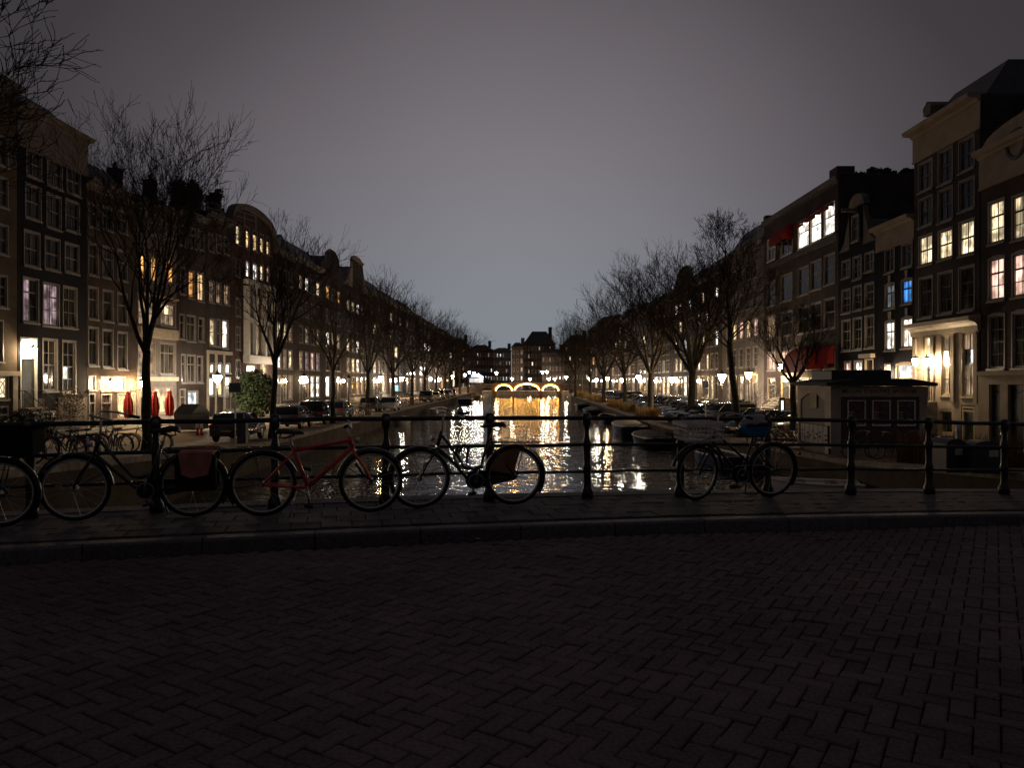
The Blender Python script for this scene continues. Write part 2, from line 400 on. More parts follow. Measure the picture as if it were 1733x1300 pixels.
def quay_wall(label, edge, z, sgn):
    t = thing('quay_wall', label, 'quay wall', (edge(40), 40, 0))
    ox, oy = edge(40), 40
    ys = list(np.arange(11, 90, 1.25)) + list(np.arange(90, 421, 8.0))
    w = MB(); far = MB()
    for a, b in zip(ys, ys[1:]):
        p = [(edge(a) - ox, a - oy, -1.0), (edge(b) - ox, b - oy, -1.0), (edge(b) - ox, b - oy, z(b) - .16), (edge(a) - ox, a - oy, z(a) - .16)]
        if sgn > 0: p.reverse()
        w.quad(*p)
    w.obj('wall_face', M_quaybrick, t)
    for i, (a, b) in enumerate(zip(ys, ys[1:])):
        j = .012 if b < 90 else 0
        xa, xb = edge(a) - ox, edge(b) - ox
        wd = .42 + (rnd.uniform(-.015, .015) if b < 90 else 0); dz = rnd.uniform(-.012, .012) if b < 90 else 0
        vs = [(xa - sgn * .06, a - oy + j, z(a) - .17), (xa + sgn * wd, a - oy + j, z(a) - .17), (xb + sgn * wd, b - oy - j, z(b) - .17), (xb - sgn * .06, b - oy - j, z(b) - .17)]
        vs += [(x, y, q + .21 + dz) for x, y, q in vs]
        m = MB() if b < 90 else far
        m.add(vs, [(0, 3, 2, 1), (4, 5, 6, 7), (0, 1, 5, 4), (1, 2, 6, 5), (2, 3, 7, 6), (3, 0, 4, 7)])
        if b < 90: m.obj('coping_stone', M_cap, t)
    tag(far.obj('far_coping', M_cap, t), kind='stuff')
    return t
quay_wall('brick quay wall with pale stone coping along the left side of the canal', XL, ZL, -1)
quay_wall('brick quay wall with stone coping along the right side of the canal', XR, ZR, 1)

# --- the near bridge: skewed 12.8 degrees to the picture plane
AB = R(12.76); O2 = (-.31, 9.45)
UX, UY = math.cos(AB), math.sin(AB)
def P(u, v, z): return (O2[0] + u * UX + v * UY, O2[1] + u * UY - v * UX, z)
def ZS(u): return 2.857 - .00298 * (u / 1.245 + 1.5) ** 2
M_brick = mat('clay_paving_brick', (.150, .113, .116), .95, 0, .3, 40, .35, spec=.12, rand=.13, island=True)
def wear(m, scale, lo, hi):
    t = m.node_tree; b = t.nodes['Principled BSDF']; l = b.inputs['Base Color'].links[0]; src = l.from_socket
    ge = t.nodes.new('ShaderNodeNewGeometry'); nz = t.nodes.new('ShaderNodeTexNoise'); nz.inputs['Scale'].default_value = scale; nz.inputs['Detail'].default_value = 5
    t.links.new(ge.outputs['Position'], nz.inputs['Vector']); mr = t.nodes.new('ShaderNodeMapRange'); mr.inputs[1].default_value = .35; mr.inputs[2].default_value = .65; mr.inputs[3].default_value = lo; mr.inputs[4].default_value = hi
    t.links.new(nz.outputs['Fac'], mr.inputs[0]); sv = t.nodes.new('ShaderNodeVectorMath'); sv.operation = 'SCALE'; t.links.new(src, sv.inputs[0]); t.links.new(mr.outputs[0], sv.inputs['Scale']); t.links.new(sv.outputs[0], b.inputs['Base Color'])
wear(M_brick, .55, .8, 1.2)
M_grout = mat('joint_sand', (.062, .048, .054), .95, 0, .3, 30)
M_slab = mat('concrete_paving_slab', (.105, .090, .094), .75, 0, .3, 18, .25, rand=.25, island=True)
M_kerb = mat('granite_kerb', (.085, .075, .080), .65, 0, .35, 25, .3, rand=.15)
KV = 1.78
def strip(us, v0, v1, dz):
    g = MB()
    for a, b in zip(us, us[1:]):
        g.quad(P(a, v1, ZS(a) + dz), P(b, v1, ZS(b) + dz), P(b, v0, ZS(b) + dz), P(a, v0, ZS(a) + dz))
    return g
us = list(np.arange(-15, 15.1, .75))
road = tag(strip(us, KV - .05, 14, -.162).obj('bridge_road', M_grout), kind='structure')
pav = tag(strip(us, -.12, KV - .1, -.03).obj('bridge_pavement', M_grout), kind='structure')
# herringbone bricks, 45 degrees to the road
L2 = .105; br_cells = []
c45, s45 = math.cos(-math.pi / 4), math.sin(-math.pi / 4)
for ix in range(-110, 111):
    for iy in range(-110, 111):
        k = (ix - iy) % 4
        if k == 0: cx, cyy, ang = (ix + 1.0) * L2, (iy + .5) * L2, 0
        elif k == 3: cx, cyy, ang = (ix + .5) * L2, (iy + 1.0) * L2, 1
        else: continue
        u = cx * c45 - cyy * s45; v = cx * s45 + cyy * c45 + 5.0
        if KV + .10 < v < 8.0 and -8.5 < u < 9.0: br_cells.append((u, v, ang))
def in_view(x, y):
    return y > .4 and abs(x / y) < .68 and (EYE - 2.7) / y < .52
bm_ = MB(); bm_.cham(-.1012, .1012, -.0492, .0492, -.06, 0, .006)
brick_me = bm_.mesh(M_brick, name='brick')
vis = []
for i, (u, v, ang) in enumerate(br_cells):
    x, y, _ = P(u, v, 0)
    if in_view(x, y): vis.append((y, i))
vis.sort(); single = set(i for _, i in vis[:300])
rest = MB(); base = bm_
for i, (u, v, ang) in enumerate(br_cells):
    x, y, _ = P(u, v, 0); z = ZS(u) - .12 + rnd.uniform(-.006, .004) - (.008 if rnd.random() < .04 else 0) + .012 * math.sin(x * 1.1 + 1) * math.sin(y * .9)
    th = AB + (math.pi / 4 if not ang else math.pi / 4 + math.pi / 2) + rnd.uniform(-.02, .02)
    # v axis points towards the camera, so the brick axis is mirrored about u
    th = AB + (-(-math.pi / 4) if not ang else -(-math.pi / 4) - math.pi / 2) + rnd.uniform(-.02, .02)
    tx, ty = rnd.uniform(-.02, .02), rnd.uniform(-.03, .03)
    if i in single:
        put('brick', brick_me, road, (x, y, z), (tx, ty, th))
    else:
        c, s = math.cos(th), math.sin(th)
        rest.add([(x + px_ * c - py_ * s, y + px_ * s + py_ * c, z + pz_ + px_ * ty + py_ * tx) for px_, py_, pz_ in base.v], base.f)
tag(rest.obj('far_bricks', M_brick, road), kind='stuff')
# pavement slabs and kerb
sm = MB(); sm.cham(-.146, .146, -.146, .146, -.05, 0, .006); slab_me = sm.mesh(M_slab, name='slab')
rest = MB()
nslab = 0
for r_ in range(5):
    v = .10 + r_ * .3 + .02
    for k in range(-26, 28):
        u = k * .3 + (.15 if r_ % 2 else 0)
        z = ZS(u) - .004 + rnd.uniform(-.004, .004)
        x, y, _ = P(u, v, 0)
        if abs(x / y) < .70:
            put('paving_slab', slab_me, pav, (x, y, z), (rnd.uniform(-.012, .012), rnd.uniform(-.012, .012), AB)); nslab += 1
        else:
            c, s = UX, UY
            rest.add([(x + a * c - b * s, y + a * s + b * c, z + d) for a, b, d in sm.v], sm.f)
tag(rest.obj('outer_slabs', M_slab, pav), kind='stuff')
for k in range(-9, 11):
    u0, u1 = k * 1.0 + .006, k * 1.0 + .994
    g = MB(); n = 3
    for q in range(n):
        a, b = u0 + (u1 - u0) * q / n, u0 + (u1 - u0) * (q + 1) / n
        za, zb = ZS(a) - .002, ZS(b) - .002
        g.quad(P(a, KV, za), P(b, KV, zb), P(b, KV - .16, zb), P(a, KV - .16, za))
        g.quad(P(a, KV + .022, za - .022), P(b, KV + .022, zb - .022), P(b, KV, zb), P(a, KV, za))
        g.quad(P(a, KV + .03, za - .16), P(b, KV + .03, zb - .16), P(b, KV + .022, zb - .022), P(a, KV + .022, za - .022))
    g.quad(P(u0, KV + .03, ZS(u0) - .16), P(u0, KV + .022, ZS(u0) - .024), P(u0, KV, ZS(u0) - .002), P(u0, KV - .16, ZS(u0) - .16))
    g.quad(P(u1, KV - .16, ZS(u1) - .16), P(u1, KV, ZS(u1) - .002), P(u1, KV + .022, ZS(u1) - .024), P(u1, KV + .03, ZS(u1) - .16))
    g.obj('kerb_stone', M_kerb, pav)

# --- arched masonry faces (near bridge seen only from beyond, far bridge with lit arches)
def arch_face(g, u0, u1, ztop, arches, y0, y1, zb=-1.0):
    """front and back masonry with arched openings and vaults; coordinates u along, z up, thickness y0..y1"""
    xs = [u0]
    for a0, a1, zs, zc in arches:
        n = 14
        xs += [a0 + (a1 - a0) * i / n for i in range(n + 1)]
    xs.append(u1)
    def soff(x):
        for a0, a1, zs, zc in arches:
            if a0 - 1e-6 <= x <= a1 + 1e-6:
                q = (x - (a0 + a1) / 2) / ((a1 - a0) / 2)
                return zs + (zc - zs) * math.sqrt(max(0, 1 - q * q))
        return zb
    for a, b in zip(xs, xs[1:]):
        mid = (a + b) / 2; ins = any(a0 < mid < a1 for a0, a1, _, _ in arches)
        za, zb_ = (soff(a), soff(b)) if ins else (zb, zb)
        for y, fl in ((y0, 0), (y1, 1)):
            q = [(a, y, za), (b, y, zb_), (b, y, ztop(b)), (a, y, ztop(a))]
            if fl: q.reverse()
            g.quad(*q)
        g.quad((a, y0, ztop(a)), (b, y0, ztop(b)), (b, y1, ztop(b)), (a, y1, ztop(a)))
        if ins: g.quad((a, y1, za), (b, y1, zb_), (b, y0, zb_), (a, y0, za))
    for a0, a1, zs, zc in arches:
        g.quad((a0, y0, zb), (a0, y1, zb), (a0, y1, zs), (a0, y0, zs)); g.quad((a1, y1, zb), (a1, y0, zb), (a1, y0, zs), (a1, y1, zs))
    return g
t = thing('canal_bridge', 'dark brick bridge edge under the iron railing in the foreground', 'bridge', P(0, 0, 0), AB)
g = arch_face(MB(), -14, 15, lambda u: ZS(u) - .2, [(-9, -4, .7, 1.9), (-3.2, 3.2, .8, 2.2), (4, 9, .7, 1.9)], .14, .6)
g.obj('spandrel_wall', M_quaybrick, t)
g = MB()
for a, b in zip(us, us[1:]):
    v = [(a, .04, ZS(a) - .17), (b, .04, ZS(b) - .17), (b, .36, ZS(b) - .17), (a, .36, ZS(a) - .17)]
    v += [(x, y, z + .175) for x, y, z in v]
    g.add(v, [(4, 5, 6, 7), (2, 3, 7, 6), (0, 1, 5, 4)])
g.obj('edge_stone', M_darkstone, t)

# --- iron railing
rail = thing('bridge_railing', 'black cast iron railing with posts and three rails across the bridge', 'railing', P(0, .2, 0), AB)
prof = [(.085, 0), (.085, .10), (.066, .12), (.056, .16), (.052, .34), (.062, .36), (.062, .40), (.048, .43), (.052, .62), (.058, .66), (.066, .69), (.05, .73),
        (.038, .78), (.036, .86), (.046, .90), (.062, .925), (.066, .955), (.066, 1.03), (.052, 1.055), (.03, 1.065)]
prof = [(a * .86, b) for a, b in prof]
pm = MB(); pm.lathe(prof, 14)
pm.ring((0, 0, .667), .053, .011, 14, 5, 'z')
post_me = pm.mesh(M_iron, True, 'post')
bm2 = MB(); bm2.lathe([(.034, 0), (.034, .012), (.02, .02)], 10); boss_me = bm2.mesh(mat('rail_boss_glint_paint', (.16, .15, .14), .45, .3, .3, 30), True, 'boss')  # boss toned lighter than the iron, standing in for light it catches
for k in range(-10, 12):
    u = k * 1.245
    p = put('post', post_me, rail, (u, .04, ZS(u)), (rnd.uniform(-.012, .012), rnd.uniform(-.012, .012), rnd.uniform(0, 6)))
    bo = put('boss', boss_me, p, (0, -.055, 1.0), (R(90), 0, 0)); p.rotation_euler.z = rnd.uniform(-.2, .2)
for h, r_ in ((1.0, .028), (.665, .022), (.335, .019)):
    MB().tube([(u, .04 + rnd.uniform(-.004, .004), ZS(u) + h + rnd.uniform(-.006, .006)) for u in np.arange(-12.45, 13.7, .6225)], r_, 10, cap=True).obj('rail', M_iron, rail, smooth=True)

# --- far bridge with three arches edged in warm lights
FBY = 209.0
M_fb = brick_mat('far_bridge_brick', (.2, .13, .085), (.16, .11, .08), (.1, .09, .08))
fb = thing('arch_bridge', 'distant brick canal bridge with three arches edged in golden light', 'bridge', (4.2, FBY, 0))
fbz = lambda u: 3.95 - .0042 * u * u
A = [(-12.8, -9.5, 1.4, 2.4), (-8.5, -4.3, 1.7, 3.1), (-3.35, 3.1, 1.8, 3.35), (4.2, 8.3, 1.7, 3.1), (9.3, 12.4, 1.4, 2.4)]
arch_face(MB(), -22, 24, fbz, A, 0, 9).obj('masonry', M_fb, fb)
M_led = glow_mat('arch_light_string', (1.0, .47, .08), 30.0)
for a0, a1, zs, zc in A[1:4]:
    pts = []
    for i in range(25):
        q = math.pi * i / 24
        pts.append(((a0 + a1) / 2 - (a1 - a0 + .2) / 2 * math.cos(q), -.12, zs + .0 + (zc + .12 - zs) * math.sin(q)))
    MB().tube(pts, .14, 6).obj('arch_light', M_led, fb)
    MB().tube([(x, 9.1, z - .1) for x, y, z in pts], .06, 6).obj('arch_light', M_led, fb)
g = MB()
for h in (.55, 1.0): g.tube([(u, .3, fbz(u) + h) for u in range(-20, 22, 2)], .03, 5)
g.obj('rail', M_iron, fb)
fp = MB(); fp.lathe([(.06, 0), (.05, .9), (.08, .95), (.05, 1.05)], 6); fpm = fp.mesh(M_iron, name='post')
for u in range(-20, 22, 2): put('post', fpm, fb, (u, .3, fbz(u)))
MB().prism([(-22, fbz(-22)), (-12, fbz(-12)), (0, fbz(0)), (12, fbz(12)), (24, fbz(24)), (24, fbz(24) + .14), (12, fbz(12) + .14), (0, fbz(0) + .14), (-12, fbz(-12) + .14), (-22, fbz(-22) + .14)], -.15, -.01).obj('cornice_band', M_stone, fb)
# ------------------------------------------------------------------ canal houses
WCACHE = {}
def window_mesh(w, h, cols, rows, fm, sm, arch, sill=True, shut=False):
    """frame, sill and glazing bars in one mesh; panes are separate. local: x centred, z from 0, y=0 is the wall face"""
    key = (round(w, 2), round(h, 2), cols, tuple(rows), fm.name, sm.name, arch, sill)
    if key in WCACHE: return WCACHE[key]
    g = MB(); fw = min(.11, w * .12); d0, d1 = .04, .16
    g.box(-w / 2, -w / 2 + fw, d0, d1, 0, h); g.box(w / 2 - fw, w / 2, d0, d1, 0, h)
    g.box(-w / 2 + fw, w / 2 - fw, d0, d1, 0, fw); g.box(-w / 2 + fw, w / 2 - fw, d0, d1, h - fw, h)
    if sill: g.box(-w / 2 - .08, w / 2 + .08, -.09, .035, -.10, -.002)
    # proud surround
    g.box(-w / 2 - .05, -w / 2 + .03, -.02, .037, 0, h + .05); g.box(w / 2 - .03, w / 2 + .05, -.02, .037, 0, h + .05); g.box(-w / 2 + .03, w / 2 - .03, -.02, .037, h - .03, h + .05)
    if arch:
        n = 8; pts = []
        for i in range(n + 1):
            q = math.pi * i / n; pts.append((-w / 2 * math.cos(q), h - fw + .0 + .18 * math.sin(q)))
        pts = [(-w / 2, h - fw)] + pts + [(w / 2, h - fw)]
        g.prism([(x, z + .06) for x, z in pts], -.012, .03)
    frame = g.mesh(fm, name='window')
    s = MB(); bw = .022 if cols > 1 else .02
    iw0, iw1 = -w / 2 + fw, w / 2 - fw; iz0, iz1 = fw, h - fw
    xs = [iw0 + (iw1 - iw0) * i / cols for i in range(cols + 1)]
    zs = [iz0 + (iz1 - iz0) * r for r in rows]
    for x in xs[1:-1]: s.box(x - bw, x + bw, .085, .135, iz0, iz1)
    for i, z in enumerate(zs[1:-1]):
        b = .045 if i == (len(zs) - 2) // 2 or len(zs) == 3 else bw
        s.box(iw0, iw1, .08, .14, z - b, z + b)
    bars = s.mesh(sm, name='glazing_bar') if s.v else None
    panes = []
    for i in range(cols):
        for j in range(len(zs) - 1):
            panes.append((xs[i], xs[i + 1], zs[j], zs[j + 1]))
    pm = {}
    out = []
    for x0, x1, z0, z1 in panes:
        k = (round(x1 - x0, 3), round(z1 - z0, 3))
        if k not in pm:
            q = MB(); q.quad((0, 0, 0), (x1 - x0, 0, 0), (x1 - x0, 0, z1 - z0), (0, 0, z1 - z0)); pm[k] = q
        out.append((x0, z0, pm[k]))
    whole = MB(); whole.quad((iw0, 0, iz0), (iw1, 0, iz0), (iw1, 0, iz1), (iw0, 0, iz1))
    WCACHE[key] = (frame, bars, out, whole); return WCACHE[key]
PCACHE = {}
def pane_mesh(mb, m):
    k = (id(mb), m.name)
    if k not in PCACHE: PCACHE[k] = mb.mesh(m, name='pane')
    return PCACHE[k]

def add_window(t, u, z, w, h, lit=None, cols=2, rows=(0, .5, 1), fm=None, sm=None, arch=False, split=True, litlist=None, name='window'):
    fm = fm or M_trim; sm = sm or fm
    frame, bars, panes, whole = window_mesh(w, h, cols, rows, fm, sm, arch)
    o = put(name, frame, t, (u, 0, z))
    if bars: put('glazing_bar', bars, o)
    def lm(l): return LIT[l] if l else M_glass
    if split:
        for i, (x0, z0, mb) in enumerate(panes):
            l = litlist[i % len(litlist)] if litlist else lit
            put('pane', pane_mesh(mb, lm(l)), o, (x0, .115, z0))
    else:
        put('pane', pane_mesh(whole, lm(lit)), o, (0, .115, 0))
    return o

def wall_front(W, H, holes, wm, t, D=9.0, z0=-.3):
    xs = sorted(set([0, W] + [h[0] for h in holes] + [h[1] for h in holes])); zs = sorted(set([z0, H] + [h[2] for h in holes] + [h[3] for h in holes]))
    g = MB()
    def inside(x, z): return any(a < x < b and c < z < d for a, b, c, d in holes)
    for j in range(len(zs) - 1):
        i = 0
        while i < len(xs) - 1:
            zc = (zs[j] + zs[j + 1]) / 2
            if inside((xs[i] + xs[i + 1]) / 2, zc): i += 1; continue
            k = i
            while k < len(xs) - 1 and not inside((xs[k] + xs[k + 1]) / 2, zc): k += 1
            g.quad((xs[i], 0, zs[j]), (xs[k], 0, zs[j]), (xs[k], 0, zs[j + 1]), (xs[i], 0, zs[j + 1])); i = k
    for a, b, c, d in holes:
        e = .2
        g.quad((a, 0, c), (a, 0, d), (a, e, d), (a, e, c)); g.quad((b, e, c), (b, e, d), (b, 0, d), (b, 0, c))
        g.quad((a, e, c), (b, e, c), (b, 0, c), (a, 0, c)); g.quad((a, 0, d), (b, 0, d), (b, e, d), (a, e, d))
        g.quad((a, e, c), (a, e, d), (b, e, d), (b, e, c))
    g.quad((0, D, z0), (0, 0, z0), (0, 0, H), (0, D, H)); g.quad((W, 0, z0), (W, D, z0), (W, D, H), (W, 0, H)); g.quad((W, D, z0), (0, D, z0), (0, D, H), (W, D, H))
    g.quad((0, 0, H), (W, 0, H), (W, D, H), (0, D, H))
    return g.obj('wall', wm, t)

class House:
    def __init__(s, label, side, px0, px1, wm, ytop, name='canal_house', group=None, D=9.0, X=None):
        s.side = side; tab = FL if side == 'L' else FR
        def hit(px):
            m = px2m(px); Y = 60.0
            for _ in range(40): Y = .5 * Y + .5 * ((X if X is not None else interp(tab, Y)) / m)
            return Vector(((X if X is not None else interp(tab, Y)), Y))
        s.A, s.B = hit(px0), hit(px1)
        d = s.B - s.A; s.W = d.length; s.d = d / s.W
        s.zb = (ZL if side == 'L' else ZR)(min(s.A.y, s.B.y)) + .1
        s.t = thing(name, label, 'house', (s.A.x, s.A.y, s.zb), math.atan2(d.y, d.x), group)
        s.wm = wm; s.holes = []; s.D = D
        Ym = (s.A.y + s.B.y) / 2
        s.H = zpix(ytop[0], s.A.y if len(ytop) == 1 or ytop[1] == 'A' else s.B.y) - s.zb
    def u(s, px):
        m = px2m(px); return (m * s.A.y - s.A.x) / (s.d.x - m * s.d.y)
    def Yu(s, u): return s.A.y + u * s.d.y
    def rect(s, x0, x1, yt, yb):
        u0, u1 = s.u(x0), s.u(x1); Y = s.Yu((u0 + u1) / 2)
        return u0, u1, zpix(yb, Y) - s.zb, zpix(yt, Y) - s.zb
    def win(s, x0, x1, yt, yb, lit=None, name='window', **k):
        u0, u1, z0, z1 = s.rect(x0, x1, yt, yb)
        return s.winm(u0, u1, z0, z1, lit, name=name, **k)
    def winm(s, u0, u1, z0, z1, lit=None, name='window', **k):
        s.holes.append((u0, u1, z0, z1))
        return add_window(s.t, (u0 + u1) / 2, z0, u1 - u0, z1 - z0, lit, name=name, **k)
    def door(s, u0, u1, z0, z1, lit=None, transom=.22, fm=None, dm=None):
        s.holes.append((u0, u1, z0, z1)); fm = fm or M_trim
        g = MB(); w = u1 - u0; h = z1 - z0; fw = .1
        g.box(u0, u0 + fw, -.02, .16, z0, z1); g.box(u1 - fw, u1, -.02, .16, z0, z1); g.box(u0 + fw, u1 - fw, -.02, .16, z1 - fw, z1)
        zt = z1 - fw - h * transom; g.box(u0 + fw, u1 - fw, -.015, .155, zt - .08, zt)
        fr = g.obj('door_frame', fm, s.t)
        q = MB(); q.quad((u0 + fw, .12, zt), (u1 - fw, .12, zt), (u1 - fw, .12, z1 - fw), (u0 + fw, .12, z1 - fw)); q.obj('transom_pane', LIT[lit] if lit else M_glass, fr)
        d = MB(); d.box(u0 + fw, u1 - fw, .09, .14, z0, zt - .08)
        for a, b in ((.08, .42), (.5, .92)):
            d.box(u0 + fw + .12, u1 - fw - .12, .072, .089, z0 + (zt - z0) * a, z0 + (zt - z0) * b)
        dr = d.obj('door', dm or M_door, s.t)
        MB().lathe([(.0, 0), (.035, .01), (.035, .03), (0, .04)], 8).obj('handle', M_chrome, dr, (u1 - fw - .12, .06, z0 + 1.0), (R(90), 0, 0))
    def cornice(s, m=None, h=.9, out=.45, z=None, brackets=True):
        m = m or M_cream; W = s.W; H = s.H if z is None else z
        pr = [(0.0, H - h), (-.10, H - h), (-.10, H - h + .08), (-.05, H - h + .1), (-.05, H - .38), (-.14, H - .34), (-.2, H - .24), (-out, H - .2), (-out - .05, H - .02), (-out - .05, H + .02), (0, H + .05)]
        return MB().prism(pr, -.08, W + .08, 'x').obj('cornice', m, s.t)
    def roof(s, kind='flat', h=2.6, m=None, D=None, chim=True):
        m = m or M_roof; W = s.W; D = D or s.D; H = s.H; g = MB()
        if kind == 'hip':
            v = [(0, .3, H), (W, .3, H), (W, D, H), (0, D, H), (W * .12, 1.9, H + h), (W * .88, 1.9, H + h), (W * .88, D - 1.5, H + h), (W * .12, D - 1.5, H + h)]
            g.add(v, [(0, 1, 5, 4), (1, 2, 6, 5), (2, 3, 7, 6), (3, 0, 4, 7), (4, 5, 6, 7)])
        elif kind == 'saddle':   # ridge runs back from the street
            v = [(0, .35, H - .02), (W, .35, H - .02), (W / 2, .35, H + h), (0, D, H - .02), (W, D, H - .02), (W / 2, D, H + h)]
            g.add(v, [(0, 1, 2), (1, 4, 5, 2), (4, 3, 5), (3, 0, 2, 5)])
        else:
            g.box(.1, W - .1, .4, D - .2, H + .01, H + .18)
        o = g.obj('roof', m, s.t)
        if not chim: return o
        c = MB(); c.box(W * .78, W * .78 + .7, D * .45, D * .45 + .9, H, H + h * .9 + .9); c.lathe([(.1, 0), (.1, .45)], 8, (W * .78 + .2, D * .45 + .3, H + h * .9 + .9)); c.lathe([(.1, 0), (.1, .45)], 8, (W * .78 + .5, D * .45 + .6, H + h * .9 + .9))
        c.obj('chimney', M_br_brown, o)
        return o
    def gable(s, kind, h=3.2, m=None, wm=None):
        W = s.W; H = s.H; m = m or M_stone; wm = wm or s.wm
        if kind == 'neck':
            c = W / 2; n = W * .19
            g = MB(); g.prism([(.15, H - .02), (W - .15, H - .02), (W - .15, H + .3), (c + n, H + .3), (c + n, H + h), (c - n, H + h), (c - n, H + .3), (.15, H + .3)], .02, .38); gb = g.obj('gable', wm, s.t)
            for sg in (-1, 1):
                sc = MB()
                pts = [(c + sg * n, H + .3)]
                for i in range(9):
                    q = i / 8; pts.append((c + sg * (n + (W / 2 - n - .1) * (1 - math.sin(q * math.pi / 2)) * (1 - .25 * math.sin(q * math.pi * 2))), H + .3 + (h * .86) * q))
                pts.append((c + sg * n, H + .3 + h * .86))
                if sg > 0: pts.reverse()
                sc.prism(pts, -.03, .3); sc.obj('scroll', m, gb)
            tp = MB(); top = [(c - n - .12, H + h), (c + n + .12, H + h), (c + n + .05, H + h + .15)]
            for i in range(9):
                q = math.pi * i / 8; top.append((c + (n + .02) * math.cos(q), H + h + .15 + .7 * math.sin(q)))
            top.append((c - n - .05, H + h + .15)); tp.prism(top, -.05, .33); tp.obj('pediment', m, gb)
            MB().box(c - .09, c + .09, -1.0, .02, H + h - .35, H + h - .12).obj('hoist_beam', m, gb)
        elif kind == 'arch':
            g = MB(); pts = [(0, H - .02), (W, H - .02)]
            ar = []
            for i in range(15):
                q = math.pi * i / 14; ar.append((W / 2 + (W / 2) * math.cos(q), H + h * (math.sin(q) ** .8)))
            g.prism(pts + ar, .01, .4); gb = g.obj('gable', wm, s.t)
            b = MB(); ar2 = [(W / 2 + (x - W / 2) * 1.04, H + (z - H) + .0) for x, z in ar]; up = [(x, z + .55) for x, z in ar2]
            b.prism(ar2 + up[::-1], -.3, .42); b.obj('coping', m, gb)
        elif kind == 'bell':
            g = MB(); c = W / 2; pts = [(0, H - .02), (W, H - .02)]
            prof = [(1.0, .0), (.96, .25), (.72, .42), (.62, .6), (.6, .78), (.42, .9), (.22, 1.0)]
            pts += [(c + W / 2 * a, H + h * b) for a, b in prof] + [(c - W / 2 * a, H + h * b) for a, b in reversed(prof)]
            g.prism(pts, .01, .35); gb = g.obj('gable', wm, s.t)
            cp = MB(); a = [(c + W / 2 * x, H + h * z) for x, z in prof] + [(c - W / 2 * x, H + h * z) for x, z in reversed(prof)]
            cp.tube([(x, .15, z) for x, z in a], .16, 6); cp.obj('coping', m, gb)
        return gb
    def lantern(s, px, y, m=None, r=.14, out=.35, hot=False):
        u = s.u(px); z = zpix(y, s.Yu(u)) - s.zb
        return s.lanternm(u, z, m, r, out)
    def lanternm(s, u, z, m=None, r=.14, out=.35):
        g = MB(); g.tube([(0, .0, -.45), (0, -.18, -.5), (0, -out + .05, -.42), (0, -out, -.26)], .018, 5); g.box(-.05, .05, -.02, .0, -.6, -.3)
        g.lathe([(r * .55, -.26), (r * .6, -.22)], 8, (0, -out, 0)); g.lathe([(r * 1.8, r * 1.25), (r * 1.0, r * 1.8), (r * .25, r * 2.2), (.02, r * 2.9)], 8, (0, -out, 0))
        o = g.obj('wall_lantern', M_iron, s.t, (u, 0, z))
        MB().lathe([(r * .5, -r * 1.4), (r * .8, -r * .8), (r, 0), (r * 1.1, r * .9), (r * .7, r * 1.28)], 10).obj('lantern_glass', m or M_wall, o, (0, -out, 0), smooth=True)
        return o
    def steps(s, u0, u1, n, h, rail=True, m=None):
        """stoop along the front, rising towards the door"""
        m = m or M_stone; run = .27
        st = thing_part('stoop', s.t, (0, 0, 0))
        for i in range(n):
            y1 = -1.2 - (n - 1 - i) * run * .0
            zt = h * (i + 1) / n; y0 = -(n - i) * run - .25
            MB().cham(u0, u1, y0, y0 + run + .02 if i < n - 1 else -.02, -.3, zt, .02).obj('step', m, st)
        if rail:
            for uu in (u0 + .06, u1 - .06):
                g = MB(); a = (uu, -n * run - .2, h / n); b = (uu, -.3, h)
                g.tube([(a[0], a[1], a[2]), (a[0], a[1], a[2] + .95)], .02, 6); g.tube([(b[0], b[1], b[2]), (b[0], b[1], b[2] + .95)], .02, 6)
                g.tube([(a[0], a[1], a[2] + .95), (b[0], b[1], b[2] + .95), (b[0], -.02, b[2] + .95)], .022, 6)
                g.tube([(a[0], a[1], a[2] + .5), (b[0], b[1], b[2] + .5)], .014, 6)
                g.obj('handrail', M_iron, st)
        return st
    def done(s, H=None):
        wall_front(s.W, H or s.H, s.holes, s.wm, s.t, s.D)
    def plinth(s, h=.8, m=None, out=.06):
        g = MB(); segs = sorted([(a, b) for a, b, c, d in s.holes if c < h]); x = 0
        for a, b in segs + [(s.W, s.W)]:
            if a - x > .05: g.box(x + .003, a - .02, -out, -.003, -.25, h)
            x = max(x, b + .02)
        g.obj('plinth', m or M_stone, s.t)
def thing_part(name, parent, loc):
    o = bpy.data.objects.new(name, None); COL.objects.link(o); o.parent = parent; o.location = loc; o.empty_display_size = .1; return o

R22 = (0, .5, 1); R3 = (0, .33, .66, 1); R4 = (0, .25, .5, .75, 1); RT = (0, .36, .70, 1)
# ---- left bank, near to far -------------------------------------------------------------------
h = House('yellow brick house at the left edge with a cream shopfront and crossed fanlight', 'L', -150, 29, M_br_yellow, (150, 'B'))
h.win(-6, 12, 466, 520, None, cols=2, rows=R3); h.win(-60, -20, 455, 520, None); h.win(-120, -80, 445, 515, None)
h.win(-8, 5, 542, 612, None, cols=1, rows=(0, .6, 1)); h.win(-60, -25, 540, 612); h.win(-120, -80, 535, 612)
for y0, y1 in ((380, 430), (300, 350), (230, 280)):
    h.win(-5, 13, y0, y1); h.win(-60, -22, y0 - 10, y1 - 5); h.win(-120, -80, y0 - 20, y1 - 10)
u0, u1, z0, z1 = h.rect(-8, 14, 637, 676); o = h.winm(u0, u1, z0, z1, 'cream', cols=1, rows=(0, 1), split=False)
g = MB(); uc, zc = 0, (z1 - z0) / 2
for a, b in (((-.5, .1), (.5, z1 - z0 - .1)), ((.5, .1), (-.5, z1 - z0 - .1))): g.tube([(a[0], .1, a[1]), (b[0], .1, b[1])], .02, 4)
g.ring((0, .1, zc), .33, .02, 20, 4, 'y'); g.obj('fanlight_bar', M_black, o)
